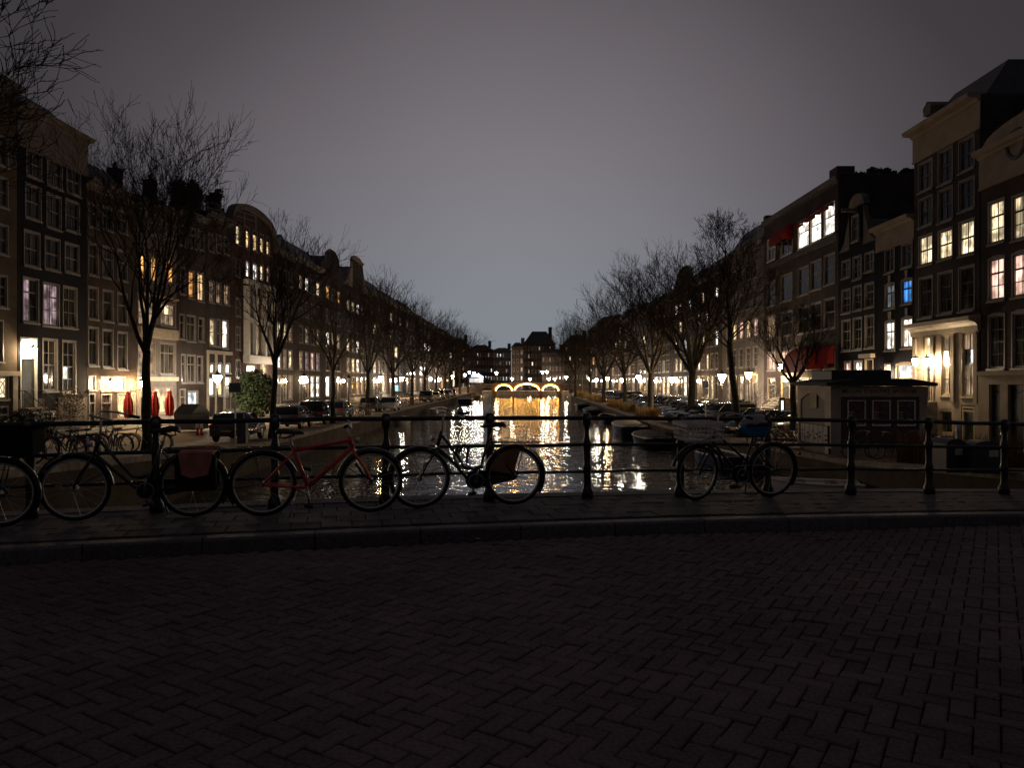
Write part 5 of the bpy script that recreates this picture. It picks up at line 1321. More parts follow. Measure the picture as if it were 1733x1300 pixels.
boat('covered dark boat beside the reeds', 10.3, 100, R(92), 6, 2.1, M_navyhull, M_black, M_greycanvas); boat('small tarpaulined boat near the reeds, farthest on the right', 11.0, 122, R(92), 5.5, 2.0, M_navyhull, M_black, M_greycanvas)
boat('white open boat along the left quay wall', -9.9, 104, R(88), 5.6, 2.0, M_whitehull, M_white); boat('pale dinghy by the left quay near the white sedan', -10.9, 77, R(88), 3.6, 1.5, M_whitehull, M_white)
boat('dark barge before the left end of the distant bridge', -8.9, 150, R(88), 9, 2.8, M_navyhull, M_canvas, M_greycanvas, fb=.9); boat('open wooden boat before the distant bridge on the left', -8.4, 182, R(88), 6, 2.4, mat('varnished_hull', (.16, .08, .03), .3), M_canvas, fb=.9)
boat('white cabin boat under the unlit arch of the distant bridge', -6.6, 200, R(90), 5, 2.0, M_whitehull, M_white, M_canvas)
# ------------------------------------------------------------------ bicycles
BK = {}
def bike_parts(r=.345):
    if BK: return BK
    t = MB(); t.ring((0, 0, 0), r - .02, .021, 40, 8); BK['tyre'] = t.mesh(M_rubber, True, 'wheel')
    m = MB(); pts = []; m.ring((0, 0, 0), r - .045, .012, 40, 5); BK['rim'] = m.mesh(M_chrome, True, 'rim')
    s = MB()
    for k in range(18):
        a = 2 * math.pi * k / 18; b = a + (.55 if k % 2 else -.55); yo = .03 if k % 2 else -.03
        s.tube([(.03 * math.cos(b), yo, .03 * math.sin(b)), ((r - .05) * math.cos(a), 0, (r - .05) * math.sin(a))], .0019, 3, cap=False)
    BK['spokes'] = s.mesh(M_chrome, False, 'spokes')
    h_ = MB(); h_.tube([(0, -.06, 0), (0, -.04, 0), (0, .04, 0), (0, .06, 0)], [.012, .03, .03, .012], 10); BK['hub'] = h_.mesh(M_chrome, True, 'hub')
    sd = MB(); rows = []
    for q, w, z, d in ((-.14, .05, .0, .05), (-.12, .10, .03, .06), (-.04, .095, .035, .06), (.04, .05, .02, .05), (.12, .025, .012, .035), (.15, .012, 0, .02)):
        rows.append([(q, -w, z - d * .6), (q, -w * .9, z), (q, 0, z + .015), (q, w * .9, z), (q, w, z - d * .6)])
    vs = [p for r_ in rows for p in r_]; fs = [(4, 3, 2, 1, 0), (25, 26, 27, 28, 29)]
    for i in range(5):
        for k in range(4): fs.append((i * 5 + k, i * 5 + k + 1, i * 5 + 6 + k, i * 5 + 5 + k))
        fs.append((i * 5, i * 5 + 5, i * 5 + 9, i * 5 + 4))
    sd.add(vs, fs); sd.tube([(-.08, 0, 0), (-.10, 0, -.05), (-.05, 0, -.06), (.06, 0, -.02)], .01, 5); BK['saddle'] = sd.mesh(M_leather, True, 'saddle')
    c = MB(); c.tube([(0, -.07, 0), (0, .07, 0)], .015, 8); c.tube([(0, -.07, 0), (.05, -.075, -.16)], [.012, .010], 6); c.tube([(0, .07, 0), (-.05, .075, .16)], [.012, .010], 6); c.ring((0, .045, 0), .085, .006, 24, 4)
    BK['crank'] = c.mesh(M_alu, True, 'crank')
    p = MB(); p.cham(-.045, .045, -.045, .045, -.012, .012, .004); BK['pedal'] = p.mesh(M_rubber, name='pedal')
    g_ = MB(); g_.tube([(-.055, 0, 0), (.055, 0, 0)], .017, 8); BK['grip'] = g_.mesh(M_rubber, True, 'grip')
    l = MB(); l.lathe([(.012, -.05), (.03, -.03), (.036, 0), (.03, .006)], 10); BK['lampm'] = l.mesh(M_chrome, True, 'headlight')
    BK['reflector'] = MB().lathe([(.022, 0), (.022, .02), (.012, .03)], 8).mesh(M_tail, True, 'tail_light')
    return BK
def arc(cx, cz, rad, a0, a1, n=14, y=0): return [(cx + rad * math.cos(R(a0 + (a1 - a0) * i / n)), y, cz + rad * math.sin(R(a0 + (a1 - a0) * i / n))) for i in range(n + 1)]
def make_bike(label, u, v, ang, kind, paint, lean=4.0, steer=0.0, wb=1.10, name='bicycle', chain_paint=None):
    B_ = bike_parts(); r = .345; x, y, _ = P(u, v, 0)
    root = thing(name, label, 'bicycle', (x, y, ZS(u) + .002), ang, 'bicycles leaning on the bridge railing'); root.rotation_euler = (R(lean), 0, ang)
    rx, fx = -wb / 2, wb / 2
    def wheel(px_, st=0):
        w = put('wheel', B_['tyre'], root, (px_, 0, r), (0, 0, st)); put('rim', B_['rim'], w); put('spokes', B_['spokes'], w); put('hub', B_['hub'], w); return w
    wheel(rx); wheel(fx, steer)
    bb = (rx + .46, .30); sc = (rx + .30, .78); hb = (fx - .20, .72); ht = (fx - .245, .88)
    f = MB(); tr = .0165 if kind != 'sport' else .02
    if kind == 'sport':
        sc = (rx + .31, .74); ht = (fx - .235, .84)
        f.tube([(sc[0], 0, sc[1] - .04), (ht[0], 0, ht[1] - .04)], .021, 8); f.tube([(bb[0], 0, bb[1]), (hb[0] - .01, 0, hb[1])], .026, 8)
    elif kind == 'step':
        f.tube([(hb[0] + .01, 0, hb[1] - .02), (hb[0] - .2, 0, .50), (bb[0] + .10, 0, .33), (bb[0], 0, bb[1])], .019, 8)
        f.tube([(ht[0] + .0, 0, ht[1] - .05), (ht[0] - .18, 0, .60), (bb[0] + .13, 0, .45), (bb[0] - .04, 0, .42)], .016, 8)
    else:
        f.tube([(hb[0], 0, hb[1]), (bb[0] + .02, 0, bb[1])], .018, 8); f.tube([(ht[0], 0, ht[1] - .05), (sc[0] + .09, 0, .48)], .017, 8)
    f.tube([(bb[0], 0, bb[1]), (sc[0], 0, sc[1])], tr, 8); f.tube([(hb[0], 0, hb[1]), (ht[0], 0, ht[1])], tr + .005, 8)
    for sg in (-1, 1):
        f.tube([(sc[0], sg * .015, sc[1] - .06), (rx, sg * .06, r)], .009 if kind != 'sport' else .013, 6); f.tube([(bb[0], sg * .03, bb[1]), (rx, sg * .06, r)], .011 if kind != 'sport' else .014, 6)
    fr = f.obj('frame', paint, root, smooth=True)
    k = MB()
    fk = [(hb[0], 0, hb[1]), (hb[0] + .045, 0, hb[1] - .08)]
    for sg in (-1, 1): k.tube([(hb[0] + .005, sg * .0, hb[1]), (hb[0] + .02, sg * .045, hb[1] - .05), (fx - .07, sg * .05, .5), (fx - .02, sg * .05, .40), (fx, sg * .05, r)], .013 if kind != 'sport' else .018, 6)
    k.obj('fork', paint if kind != 'sport' else mat('lit_fork_enamel', (.72, .15, .03), .32, 0, .15, 10, coat=.5), root, smooth=True)  # fork enamel shifted to orange, light on it painted into the colour
    st = thing_part('handlebar', root, (ht[0], 0, ht[1])); 
    hz = .20 if kind != 'sport' else .12
    hmb = MB(); hmb.tube([(0, 0, -.06), (-.02, 0, hz)], .012, 8)
    if kind == 'sport':
        hp = [(-.02, -.30, hz + .03), (.02, -.18, hz), (.02, 0, hz), (.02, .18, hz), (-.02, .30, hz + .03)]; gp = [(-.035, -.33, hz + .035, 0, 0, R(75)), (-.035, .33, hz + .035, 0, 0, R(-75))]
    else:
        hp = [(-.24, -.27, hz - .02), (-.10, -.27, hz + .02), (.03, -.20, hz + .04), (.04, 0, hz), (.03, .20, hz + .04), (-.10, .27, hz + .02), (-.24, .27, hz - .02)]; gp = [(-.27, -.27, hz - .03, 0, R(-12), 0), (-.27, .27, hz - .03, 0, R(-12), 0)]
    st.rotation_euler = (0, 0, steer)
    hmb.tube(hp, .011, 8); hmb.tube([(hp[1][0], hp[1][1], hp[1][2]), (hp[1][0] - .02, hp[1][1] - .02, hp[1][2] - .05)], .006, 4); hmb.obj('bar', M_chrome, st, smooth=True)
    for a in gp: put('grip', B_['grip'], st, a[:3], a[3:])
    sp = MB(); sp.tube([(sc[0], 0, sc[1] - .02), (sc[0] - .035, 0, sc[1] + .10)], .012, 8); sp.obj('seat_post', M_chrome, root, smooth=True)
    put('saddle', B_['saddle'], root, (sc[0] - .04, 0, sc[1] + .15), (0, R(3), 0))
    cr_ = put('crank', B_['crank'], root, (bb[0], 0, bb[1]), (0, R(12), 0)); put('pedal', B_['pedal'], cr_, (.05, -.125, -.17)); put('pedal', B_['pedal'], cr_, (-.05, .125, .17))
    for px_, a0, a1 in ((rx, 20, 215), (fx, 15, 175)):
        g = MB(); pts = arc(px_, r, r + .028, a0, a1, 16)
        for y0, y1, dz in ((-.032, -.018, -.012), (-.018, .018, 0), (.018, .032, -.012)): pass
        vs = []; 
        for q in pts:
            dx, dz = (q[0] - px_) / (r + .028), (q[2] - r) / (r + .028)
            for yy, off in ((-.034, -.02), (-.02, 0), (.02, 0), (.034, -.02)): vs.append((q[0] + dx * off, yy, q[2] + dz * off))
        fs = []
        for i in range(16):
            for j in range(3): fs.append((i * 4 + j, i * 4 + j + 1, i * 4 + 5 + j, i * 4 + 4 + j))
        g.add(vs, fs); g.tube([(px_, .07, r), (px_ + (r + .02) * math.cos(R(a1 - 25)), .035, r + (r + .02) * math.sin(R(a1 - 25)))], .004, 4); g.obj('mudguard', chain_paint or M_black, root, smooth=True)
    if kind != 'sport' or True:
        rk = MB()
        for sg in (-1, 1): rk.tube([(sc[0] - .02, sg * .05, .74), (rx - .28, sg * .06, .735), (rx - .34, sg * .06, .70)], .007, 5); rk.tube([(rx, sg * .07, r), (rx - .10, sg * .06, .735)], .006, 5)
        for q in (-.02, -.14, -.28): rk.tube([(rx + q, -.06, .738), (rx + q, .06, .738)], .006, 5)
        rk.obj('luggage_rack', M_black, root, smooth=True)
    if kind in ('step', 'dames'):
        cc = MB(); pp = [(rx - .02, r + .055)] + [(bb[0] + .11 * math.cos(R(a)), bb[1] + .11 * math.sin(R(a))) for a in range(95, -100, -20)] + [(rx - .02, r - .055), (rx - .06, r)]
        cc.prism(pp, -.062, -.04); cc.obj('chain_case', mat('chain_case_vinyl', (.012, .012, .013), .3, 0, .2, 12), root)
    ks = MB(); ks.tube([(bb[0] - .12, -.06, .27), (bb[0] - .18, -.16, .02)], .008, 5); ks.obj('kickstand', M_alu, root, smooth=True)
    put('headlight', B_['lampm'], root, (fx - .13, 0, .80), (0, R(90), 0)); put('tail_light', B_['reflector'], root, (rx - .39, 0, .55), (0, R(-90), 0))
    return root, rx, fx, bb, sc, ht
def u_at(px, v):
    m = px2m(px); return (m * (O2[1] - v * UX) - O2[0] - v * UY) / (UX - m * UY)
M_bkblack = mat('bicycle_black_enamel', (.012, .012, .013), .25, 0, .2, 12, coat=.4)
M_bkred = mat('bicycle_red_enamel', (.62, .045, .025), .32, 0, .15, 10, coat=.5)
M_bkbrown = mat('bicycle_brown_enamel', (.05, .03, .02), .4, 0, .3, 12)
LEFT = AB + math.pi; RIGHT = AB
# black step-through in the middle, front to the left
b, rx, fx, bb, sc, ht = make_bike('black step-through bicycle with amber skirt guard in the middle of the railing', u_at(791, .55), .55, LEFT, 'step', M_bkblack, -4.0)
sk = MB(); sk.add([(rx + .02, -.052, .37)] + [(q[0], -.05, q[2]) for q in arc(rx, .345, .325, 14, 98, 12)], [tuple(range(14))]); sk.add([(rx + .02, .052, .37)] + [(q[0], .05, q[2]) for q in arc(rx, .345, .325, 14, 98, 12)], [tuple(range(14))]); sk.obj('skirt_guard', mat('amber_skirt_guard', (.24, .13, .055), .5, 0, .2, 8), b)
lk = MB(); lk.tube([(bb[0] + .20, -.03, .62), (bb[0] + .12, -.04, .72), (bb[0] + .08, -.05, .66), (bb[0] + .10, -.05, .48), (bb[0] + .02, -.05, .43), (bb[0] + .18, -.05, .46), (bb[0] + .25, -.04, .56), (bb[0] + .20, -.03, .70)], .016, 6); lk.obj('chain_lock', M_rubber, b, smooth=True)
# red bicycle, front to the right
b, rx, fx, bb, sc, ht = make_bike('red bicycle with thick frame and U-lock facing right', u_at(538, .72), .72, RIGHT, 'sport', M_bkred, 4.0, wb=1.13)
lk = MB(); lk.tube([(fx - .17, -.07, .56), (fx - .09, -.08, .44), (fx + .0, -.08, .36), (fx + .10, -.08, .43), (fx + .17, -.07, .52)], .014, 6); lk.obj('frame_lock', M_black, b, smooth=True)
# black bicycle with panniers at left
b, rx, fx, bb, sc, ht = make_bike('black bicycle with brown covered panniers at the left', u_at(229, .55), .55, LEFT, 'step', M_bkblack, -4.0, wb=1.14)
for sg in (-1, 1):
    g = MB(); g.cham(rx - .26, rx + .14, sg * .14 - .07, sg * .14 + .07, .32, .70, .03); pn = g.obj('pannier', mat('black_pannier', (.014, .014, .02), .8, 0, .3, 10, .2), b)
g = MB(); g.cham(rx - .24, rx + .10, -.225, .225, .70, .735, .012); g.add([(rx - .24, .227, .72), (rx + .10, .227, .72), (rx + .07, .231, .50), (rx - .02, .232, .46), (rx - .19, .231, .49)], [(0, 1, 2, 3, 4)]); g.obj('brown_cover', mat('brown_flap', (.42, .16, .11), .7, 0, .3, 8, .2), b)
rf = MB(); rf.box(fx + .14, fx + .20, -.06, -.05, .33, .37); rf.obj('spoke_reflector', mat('amber_reflector', (.45, .22, .08), .3), b)
# bicycle cut by the left edge
b, rx, fx, bb, sc, ht = make_bike('black bicycle with a dark crate cut off by the left edge', u_at(2, .62) - .55, .62, LEFT, 'dames', M_bkblack, -4.0)
g = MB()
for (a0, a1, b0, b1, c0, c1) in ((rx - .36, rx + .10, -.16, .16, .745, .76), (rx - .36, rx - .345, -.16, .16, .76, 1.0), (rx + .085, rx + .10, -.16, .16, .76, 1.0), (rx - .345, rx + .085, -.16, -.145, .76, 1.0), (rx - .345, rx + .085, .145, .16, .76, 1.0)): g.box(a0, a1, b0, b1, c0, c1)
g.obj('crate', mat('black_crate', (.012, .012, .014), .95), b)
# bicycle with grey front crate at right, front to the left
b, rx, fx, bb, sc, ht = make_bike('brown bicycle with a grey plastic crate at the right', u_at(1243, .42), .42, LEFT + R(4), 'dames', M_bkbrown, -4.0, steer=R(14), wb=1.08)
cr_ = MB(); x0, x1, y0, y1, z0, z1 = fx - .26, fx + .28, -.19, .19, .76, .98
cr_.box(x0 + .04, x1 - .04, y0 + .03, y1 - .03, z0, z0 + .012)
for q in (z0 + .015, z0 + .075, z0 + .135, z1 - .04):
    e = (z1 - q) * .14; d = .012 if q < z1 - .05 else .045
    cr_.box(x0 + e, x1 - e, y0 + e * .6, y0 + e * .6 + .012, q, q + d); cr_.box(x0 + e, x1 - e, y1 - e * .6 - .012, y1 - e * .6, q, q + d); cr_.box(x0 + e, x0 + e + .012, y0 + e * .6 + .013, y1 - e * .6 - .013, q, q + d); cr_.box(x1 - e - .012, x1 - e, y0 + e * .6 + .013, y1 - e * .6 - .013, q, q + d)
for i in range(10):
    q = i / 9; xa = x0 + .04 + (x1 - x0 - .08) * q; xb = x0 + .015 + (x1 - x0 - .03) * q
    for yy, s_ in ((y0, 1), (y1, -1)): cr_.tube([(xa, yy + s_ * .02, z0), (xb, yy + s_ * .004, z1)], .005, 4)
for i in range(8):
    yy = y0 + .02 + (y1 - y0 - .04) * i / 7
    for xa, s_ in ((x0, 1), (x1, -1)): cr_.tube([(xa + s_ * .035, yy * .9, z0), (xa + s_ * .008, yy, z1)], .005, 4)
cr_.obj('crate', mat('grey_plastic_crate', (.78, .70, .66), .55, 0, .2, 10), b)
g = MB()
for sg in (-1, 1): g.tube([(fx, sg * .06, .345), (fx + .04, sg * .10, .755)], .006, 5); g.tube([(ht[0], sg * .03, .80), (fx + .1, sg * .10, .757)], .006, 5)
g.obj('front_rack', M_black, b)
# plastic bag pulled over its saddle
bx, by, bz = (b.matrix_world @ Vector((0, 0, 0)))[:] if False else P(u_at(1243, .42), .42, 0)
ca, sa = math.cos(LEFT + R(4)), math.sin(LEFT + R(4)); sx, sy = bx + (sc[0] - .06) * ca, by + (sc[0] - .06) * sa
def bag(): 
    rr = random.Random(5); vs = []; fs = []; n, m = 16, 9
    for j in range(m):
        q = j / (m - 1); z = -.16 + .29 * q; rad = .04 + .12 * math.sin(math.pi * (.18 + .72 * q)) ** .8
        for i in range(n):
            a = 2 * math.pi * i / n; w = rad * (1 + .16 * math.sin(3 * a + 4 * q) + .09 * math.sin(7 * a + 9 * q) + rr.uniform(-.06, .06)); vs.append((w * math.cos(a) * 1.15, w * math.sin(a) * .75, z + rr.uniform(-.012, .012)))
    for j in range(m - 1):
        for i in range(n): fs.append((j * n + i, j * n + (i + 1) % n, (j + 1) * n + (i + 1) % n, (j + 1) * n + i))
    fs += [tuple(range(n - 1, -1, -1)), tuple((m - 1) * n + i for i in range(n))]; g = MB(); g.add(vs, fs); return g
mb_, tb_, bb_ = principled('blue_white_plastic'); tcn = tb_.nodes.new('ShaderNodeTexCoord'); nz = tb_.nodes.new('ShaderNodeTexNoise'); nz.inputs['Scale'].default_value = 5; tb_.links.new(tcn.outputs['Object'], nz.inputs['Vector'])
sp = tb_.nodes.new('ShaderNodeSeparateXYZ'); tb_.links.new(tcn.outputs['Object'], sp.inputs[0]); am = tb_.nodes.new('ShaderNodeMath'); am.operation = 'MULTIPLY_ADD'; am.inputs[1].default_value = 4.0; tb_.links.new(sp.outputs[2], am.inputs[0]); tb_.links.new(nz.outputs['Fac'], am.inputs[2])
rp2 = tb_.nodes.new('ShaderNodeValToRGB'); rp2.color_ramp.elements[0].position = .44; rp2.color_ramp.elements[0].color = (.015, .17, .36, 1); rp2.color_ramp.elements[1].position = .52; rp2.color_ramp.elements[1].color = (.34, .31, .30, 1); tb_.links.new(am.outputs[0], rp2.inputs[0]); tb_.links.new(rp2.outputs[0], bb_.inputs['Base Color']); bb_.inputs['Roughness'].default_value = .3
tag(bag().obj('plastic_bag', mb_, None, (sx, sy, ZS(3) + .93), (0, 0, LEFT), smooth=True), 'blue and white plastic bag pulled over the saddle of the basket bicycle', 'bag')

# simple parked bicycles
def small_bike():
    r = .34; k = {}
    w = MB(); w.ring((0, 0, 0), r - .02, .02, 20, 5); k['wheel'] = w.mesh(M_rubber, True, 'wheel')
    m = MB(); m.ring((0, 0, 0), r - .05, .011, 20, 4); 
    for i in range(6): a = math.pi * i / 6; m.tube([(-(r - .05) * math.cos(a), 0, -(r - .05) * math.sin(a)), ((r - .05) * math.cos(a), 0, (r - .05) * math.sin(a))], .003, 3)
    k['rim'] = m.mesh(M_chrome, True, 'rim')
    f = MB()
    for a, b_, rr in (((-.08, .30), (-.22, .78), .017), ((-.08, .30), (.34, .72), .018), ((-.2, .62), (.31, .86), .017), ((.36, .70), (.30, .90), .02), ((-.22, .72), (-.54, .34), .011), ((-.08, .3), (-.54, .34), .012), ((.35, .72), (.54, .34), .015)): f.tube([(a[0], 0, a[1]), (b_[0], 0, b_[1])], rr, 5)
    f.tube(arc(-.54, .34, .37, 20, 200, 10), .02, 4); f.tube(arc(.54, .34, .37, 10, 170, 10), .02, 4); f.tube([(-.25, 0, .73), (-.85, 0, .73)], .02, 4)
    k['f'] = f
    h_ = MB(); h_.tube([(.30, 0, .88), (.28, 0, 1.06)], .012, 5); h_.tube([(.05, -.27, 1.03), (.2, -.26, 1.08), (.30, -.15, 1.09), (.30, .15, 1.09), (.2, .26, 1.08), (.05, .27, 1.03)], .012, 5); k['handlebar'] = h_.mesh(M_chrome, True, 'handlebar')
    s_ = MB(); s_.prism([(-.36, .87), (-.34, .93), (-.2, .92), (-.06, .9), (-.06, .88), (-.25, .86)], -.07, .07); s_.tube([(-.22, 0, .78), (-.235, 0, .88)], .012, 5); k['saddle'] = s_.mesh(M_leather, False, 'saddle'); return k
SB = small_bike(); SBF = {}
def park(label, X, Y, ang, col, group, lean=3):
    if col not in SBF: SBF[col] = SB['f'].mesh(mat('parked_bike_paint_' + '_'.join(map(str, col)), col, .35, 0, .2, 8, coat=.3), True, 'frame')
    t = thing('parked_bicycle', label, 'bicycle', (X, Y, (ZL if X < 0 else ZR)(Y)), ang, group); t.rotation_euler = (R(lean), 0, ang)
    put('frame', SBF[col], t)
    for x in (-.54, .54): w = put('wheel', SB['wheel'], t, (x, 0, .34)); put('rim', SB['rim'], w)
    put('handlebar', SB['handlebar'], t); put('saddle', SB['saddle'], t)
cols = [(.012, .012, .014), (.02, .02, .025), (.012, .012, .014), (.10, .012, .012), (.012, .03, .05), (.10, .10, .10), (.012, .012, .014), (.03, .05, .03)]
for i in range(13):
    Y = 17.6 + i * .86; park(f'{ORD[i]} bicycle in the dense row parked behind the railing at left', -13.3 - .35 * (i % 3) - (.9 if i % 4 == 1 else 0), Y, R(160 + 17 * ((i * 7) % 5 - 2)), cols[i % 8], 'bicycles parked on the left quay ramp', 5 * (-1) ** i)
for i, (X, Y, a) in enumerate(((14.0, 30.9, 15), (15.0, 30.4, 175), (16.0, 30.8, 8), (16.7, 30.2, 190))):
    park(['leftmost bicycle under the posters at the kiosk', 'bicycle with gleaming wheel in front of the kiosk', 'bicycle below the third poster at the kiosk', 'rightmost bicycle at the kiosk corner'][i], X, Y, R(a), cols[(i + 5) % 8], 'bicycles in front of the kiosk')
for i, (X, Y, a) in enumerate(((12.0, 35.6, 20), (12.5, 36.4, 170), (12.9, 37.2, 10), (12.2, 37.6, 200))):
    park(f'{ORD[i]} of the glinting bicycles racked left of the kiosk', X, Y, R(a), (.35, .33, .3) if i % 2 else cols[5], 'bicycles left of the kiosk')
for i in range(7):
    park(f'{ORD[i]} bicycle in the cluster beyond the white sedan on the left quay', -12.9 - .3 * (i % 2), 86 + i * 2.6, R(60 + 30 * (i % 4)), [(.30, .02, .03), (.012, .012, .014), (.02, .12, .10), (.35, .22, .02)][i % 4], 'bicycles on the left quay beyond the white sedan')
for i in range(5):
    park(f'{ORD[i]} dark bicycle in the cluster before the white sedan on the left quay', -12.8 - .35 * (i % 3), 64 + i * 1.2, R(100 + 35 * (i % 3)), cols[i % 3], 'bicycles before the white sedan')

def text_part(name, curve, parent, loc, scale):
    tmp = bpy.data.objects.new(name + '_outline', curve); COL.objects.link(tmp); bpy.context.view_layer.update()
    me = bpy.data.meshes.new_from_object(tmp.evaluated_get(bpy.context.evaluated_depsgraph_get())); bpy.data.objects.remove(tmp, do_unlink=True)
    if not me.materials: me.materials.append(curve.materials[0])
    return put(name, me, parent, loc, (R(90), 0, 0), scale)
# ------------------------------------------------------------------ kiosk
M_kcream = mat('kiosk_cream_paint', (.42, .33, .25), .6, 0, .2, 2); M_kbrown = mat('kiosk_brown_panel', (.10, .05, .045), .55, 0, .2, 3); M_kroof = mat('kiosk_lead_roof', (.02, .022, .026), .5, 0, .3, 3)
KX, KY, KW, KD = 13.3, 32.0, 3.95, 3.6
t = thing('kiosk', 'cream and brown street kiosk with three posters and a welcome sign', 'kiosk', (KX, KY, 1.2)); kz = 2.86
g = MB(); g.box(0, KW, 0, KD, -.1, kz); g.obj('body', M_kbrown, t)
g = MB()
for a, b in ((-.04, .38), (KW - .3, KW + .04)): g.box(a, b, -.05, .3, -.08, kz - .42)
g.box(-.05, KW + .05, -.06, .3, kz - .42, kz + .02); g.box(-.04, KW + .04, -.045, .2, -.1, .28)
g.obj('front_frame', M_kcream, t)
g = MB(); g.box(-.045, .2, .303, .55, -.08, kz - .5); g.box(-.045, .2, KD - .3, KD + .04, -.08, kz - .5)
n = 12; pts = [(.303, kz + .02), (.303, kz - .5)] + [(.55 + (KD - .85) * i / n, kz - .62 + .34 * math.sin(math.pi * i / n)) for i in range(n + 1)] + [(KD + .04, kz - .5), (KD + .04, kz + .02)]
g.prism(pts, -.05, .2, 'x'); g.obj('side_frame', M_kcream, t)
g = MB(); g.prism([(-.3, kz + .03), (KW + .3, kz + .03), (KW + .34, kz + .16), (KW * .8, kz + .34), (KW * .2, kz + .34), (-.34, kz + .16)], -.3, KD + .3); g.obj('roof', M_kroof, t)
g = MB(); g.cham(.3, KW * .72, .7, KD - .7, kz + .3, kz + .72, .05); g.obj('roof_hatch', M_kroof, t)
tx = bpy.data.curves.new('sign_text', 'FONT'); tx.body = 'WELCOME TO BEAUTIFUL AMSTERDAM'; tx.size = .235; tx.extrude = .008; tx.align_x = 'CENTER'; tx.space_character = 1.03
tx.materials.append(mat('sign_letter_paint', (.02, .018, .016), .5)); text_part('sign_text', tx, t, (KW / 2 - .02, -.072, kz - .27), (.72, 1, 1))
MB().box(.62, KW - .62, -.068, -.062, kz - .31, kz - .07).obj('sign_board', mat('sign_board_paint', (.56, .45, .30), .6), t)
def poster_mat(name, base, blob, seed):
    m, tt, b_ = principled(name); tcn = tt.nodes.new('ShaderNodeTexCoord'); mp = tt.nodes.new('ShaderNodeMapping'); mp.inputs['Location'].default_value = (seed, seed * .7, seed); tt.links.new(tcn.outputs['Object'], mp.inputs[0])
    n1 = tt.nodes.new('ShaderNodeTexNoise'); n1.inputs['Scale'].default_value = 4.2; n1.inputs['Detail'].default_value = 3; tt.links.new(mp.outputs[0], n1.inputs['Vector'])
    rp_ = tt.nodes.new('ShaderNodeValToRGB'); e = rp_.color_ramp.elements; e[0].position = .38; e[0].color = (*base, 1); e[1].position = .62; e[1].color = (*blob, 1); q = rp_.color_ramp.elements.new(.5); q.color = (.05, .03, .05, 1); tt.links.new(n1.outputs['Fac'], rp_.inputs[0]); tt.links.new(rp_.outputs[0], b_.inputs['Base Color']); b_.inputs['Roughness'].default_value = .25; return m
for i, (a, base, blob) in enumerate(((.66, (.20, .045, .02), (.22, .12, .07)), (1.69, (.22, .06, .02), (.09, .10, .13)), (2.73, (.16, .06, .03), (.10, .09, .12)))):
    fr = MB(); w_, z0, z1 = .76, 1.22, 2.30
    for q in ((a, a + .05, z0, z1), (a + w_ - .05, a + w_, z0, z1), (a + .05, a + w_ - .05, z0, z0 + .07), (a + .05, a + w_ - .05, z1 - .04, z1)): fr.box(q[0], q[1], -.055, -.003, q[2], q[3])
    fo = fr.obj('poster_frame', mat('poster_frame_white', (.75, .7, .66), .5), t)
    ps = MB(); ps.quad((a + .05, -.02, z0 + .07), (a + w_ - .05, -.02, z0 + .07), (a + w_ - .05, -.02, z1 - .04), (a + .05, -.02, z1 - .04)); po = ps.obj('poster', poster_mat(f'poster_print_{["amber", "grey", "rust"][i]}', base, blob, i * 3.7 + 1), fo)
    ln = MB()
    for k in range(4): ln.box(a + .09, a + .28 - .04 * (k % 2), -.0235, -.0205, z0 + .55 - k * .115, z0 + .60 - k * .115)
    ln.box(a + .09, a + w_ - .12, -.0235, -.0205, z0 + .11, z0 + .15)
    ln.obj('print_lines', mat('poster_lettering', (.34, .32, .30), .5), fo)
MB().box(-.06, -.052, 1.4, 2.1, kz - .95, kz - .25).obj('notice_board', mat('yellow_notice', (.33, .24, .10), .6), t)
# graffiti letters sprayed along the low side wall
gw = MB(); gw.box(-.10, -.047, .1, KD - .25, .35, 1.22); gw.obj('side_board', mat('dark_board', (.03, .022, .022), .7), t)
gr = MB(); y_ = .16; M_graf = mat('white_spray_paint', (.45, .41, .38), .7, 0, .2, 12)
def glyph(cuts, y0, y1):
    """fat block letter facing the canal with dark gaps left open"""
    rows = [.38, .56, .66, .76, .84, .94, 1.19]
    for a, b_ in zip(rows, rows[1:]):
        full = [(y0, y1)]
        for ca_, cb_, c0, c1 in cuts:
            if c0 <= (a + b_) / 2 <= c1: full = [(p, q) for p, q in ((y0, y0 + (y1 - y0) * ca_), (y0 + (y1 - y0) * cb_, y1)) if q - p > .01]
        for p, q in full: gr.quad((-.102, q, a), (-.102, p, a), (-.102, p, b_), (-.102, q, b_))
wd = (KD - .6) / 6
for i, cuts in enumerate(([(0, .6, .56, .66), (0, .7, .76, .84)], [(.25, 1, .66, .76), (.4, .8, .84, .94)], [(.4, 1, .56, .66), (0, .6, .76, .84)], [(0, .35, .84, .94), (.5, 1, .66, .76)], [(0, .55, .56, .66), (0, .55, .76, .84)], [(.3, .75, .66, .76), (.3, .75, .84, .94)])):
    glyph(cuts, .16 + i * wd, .16 + (i + 1) * wd - .07)
gr.obj('graffiti', M_graf, t)

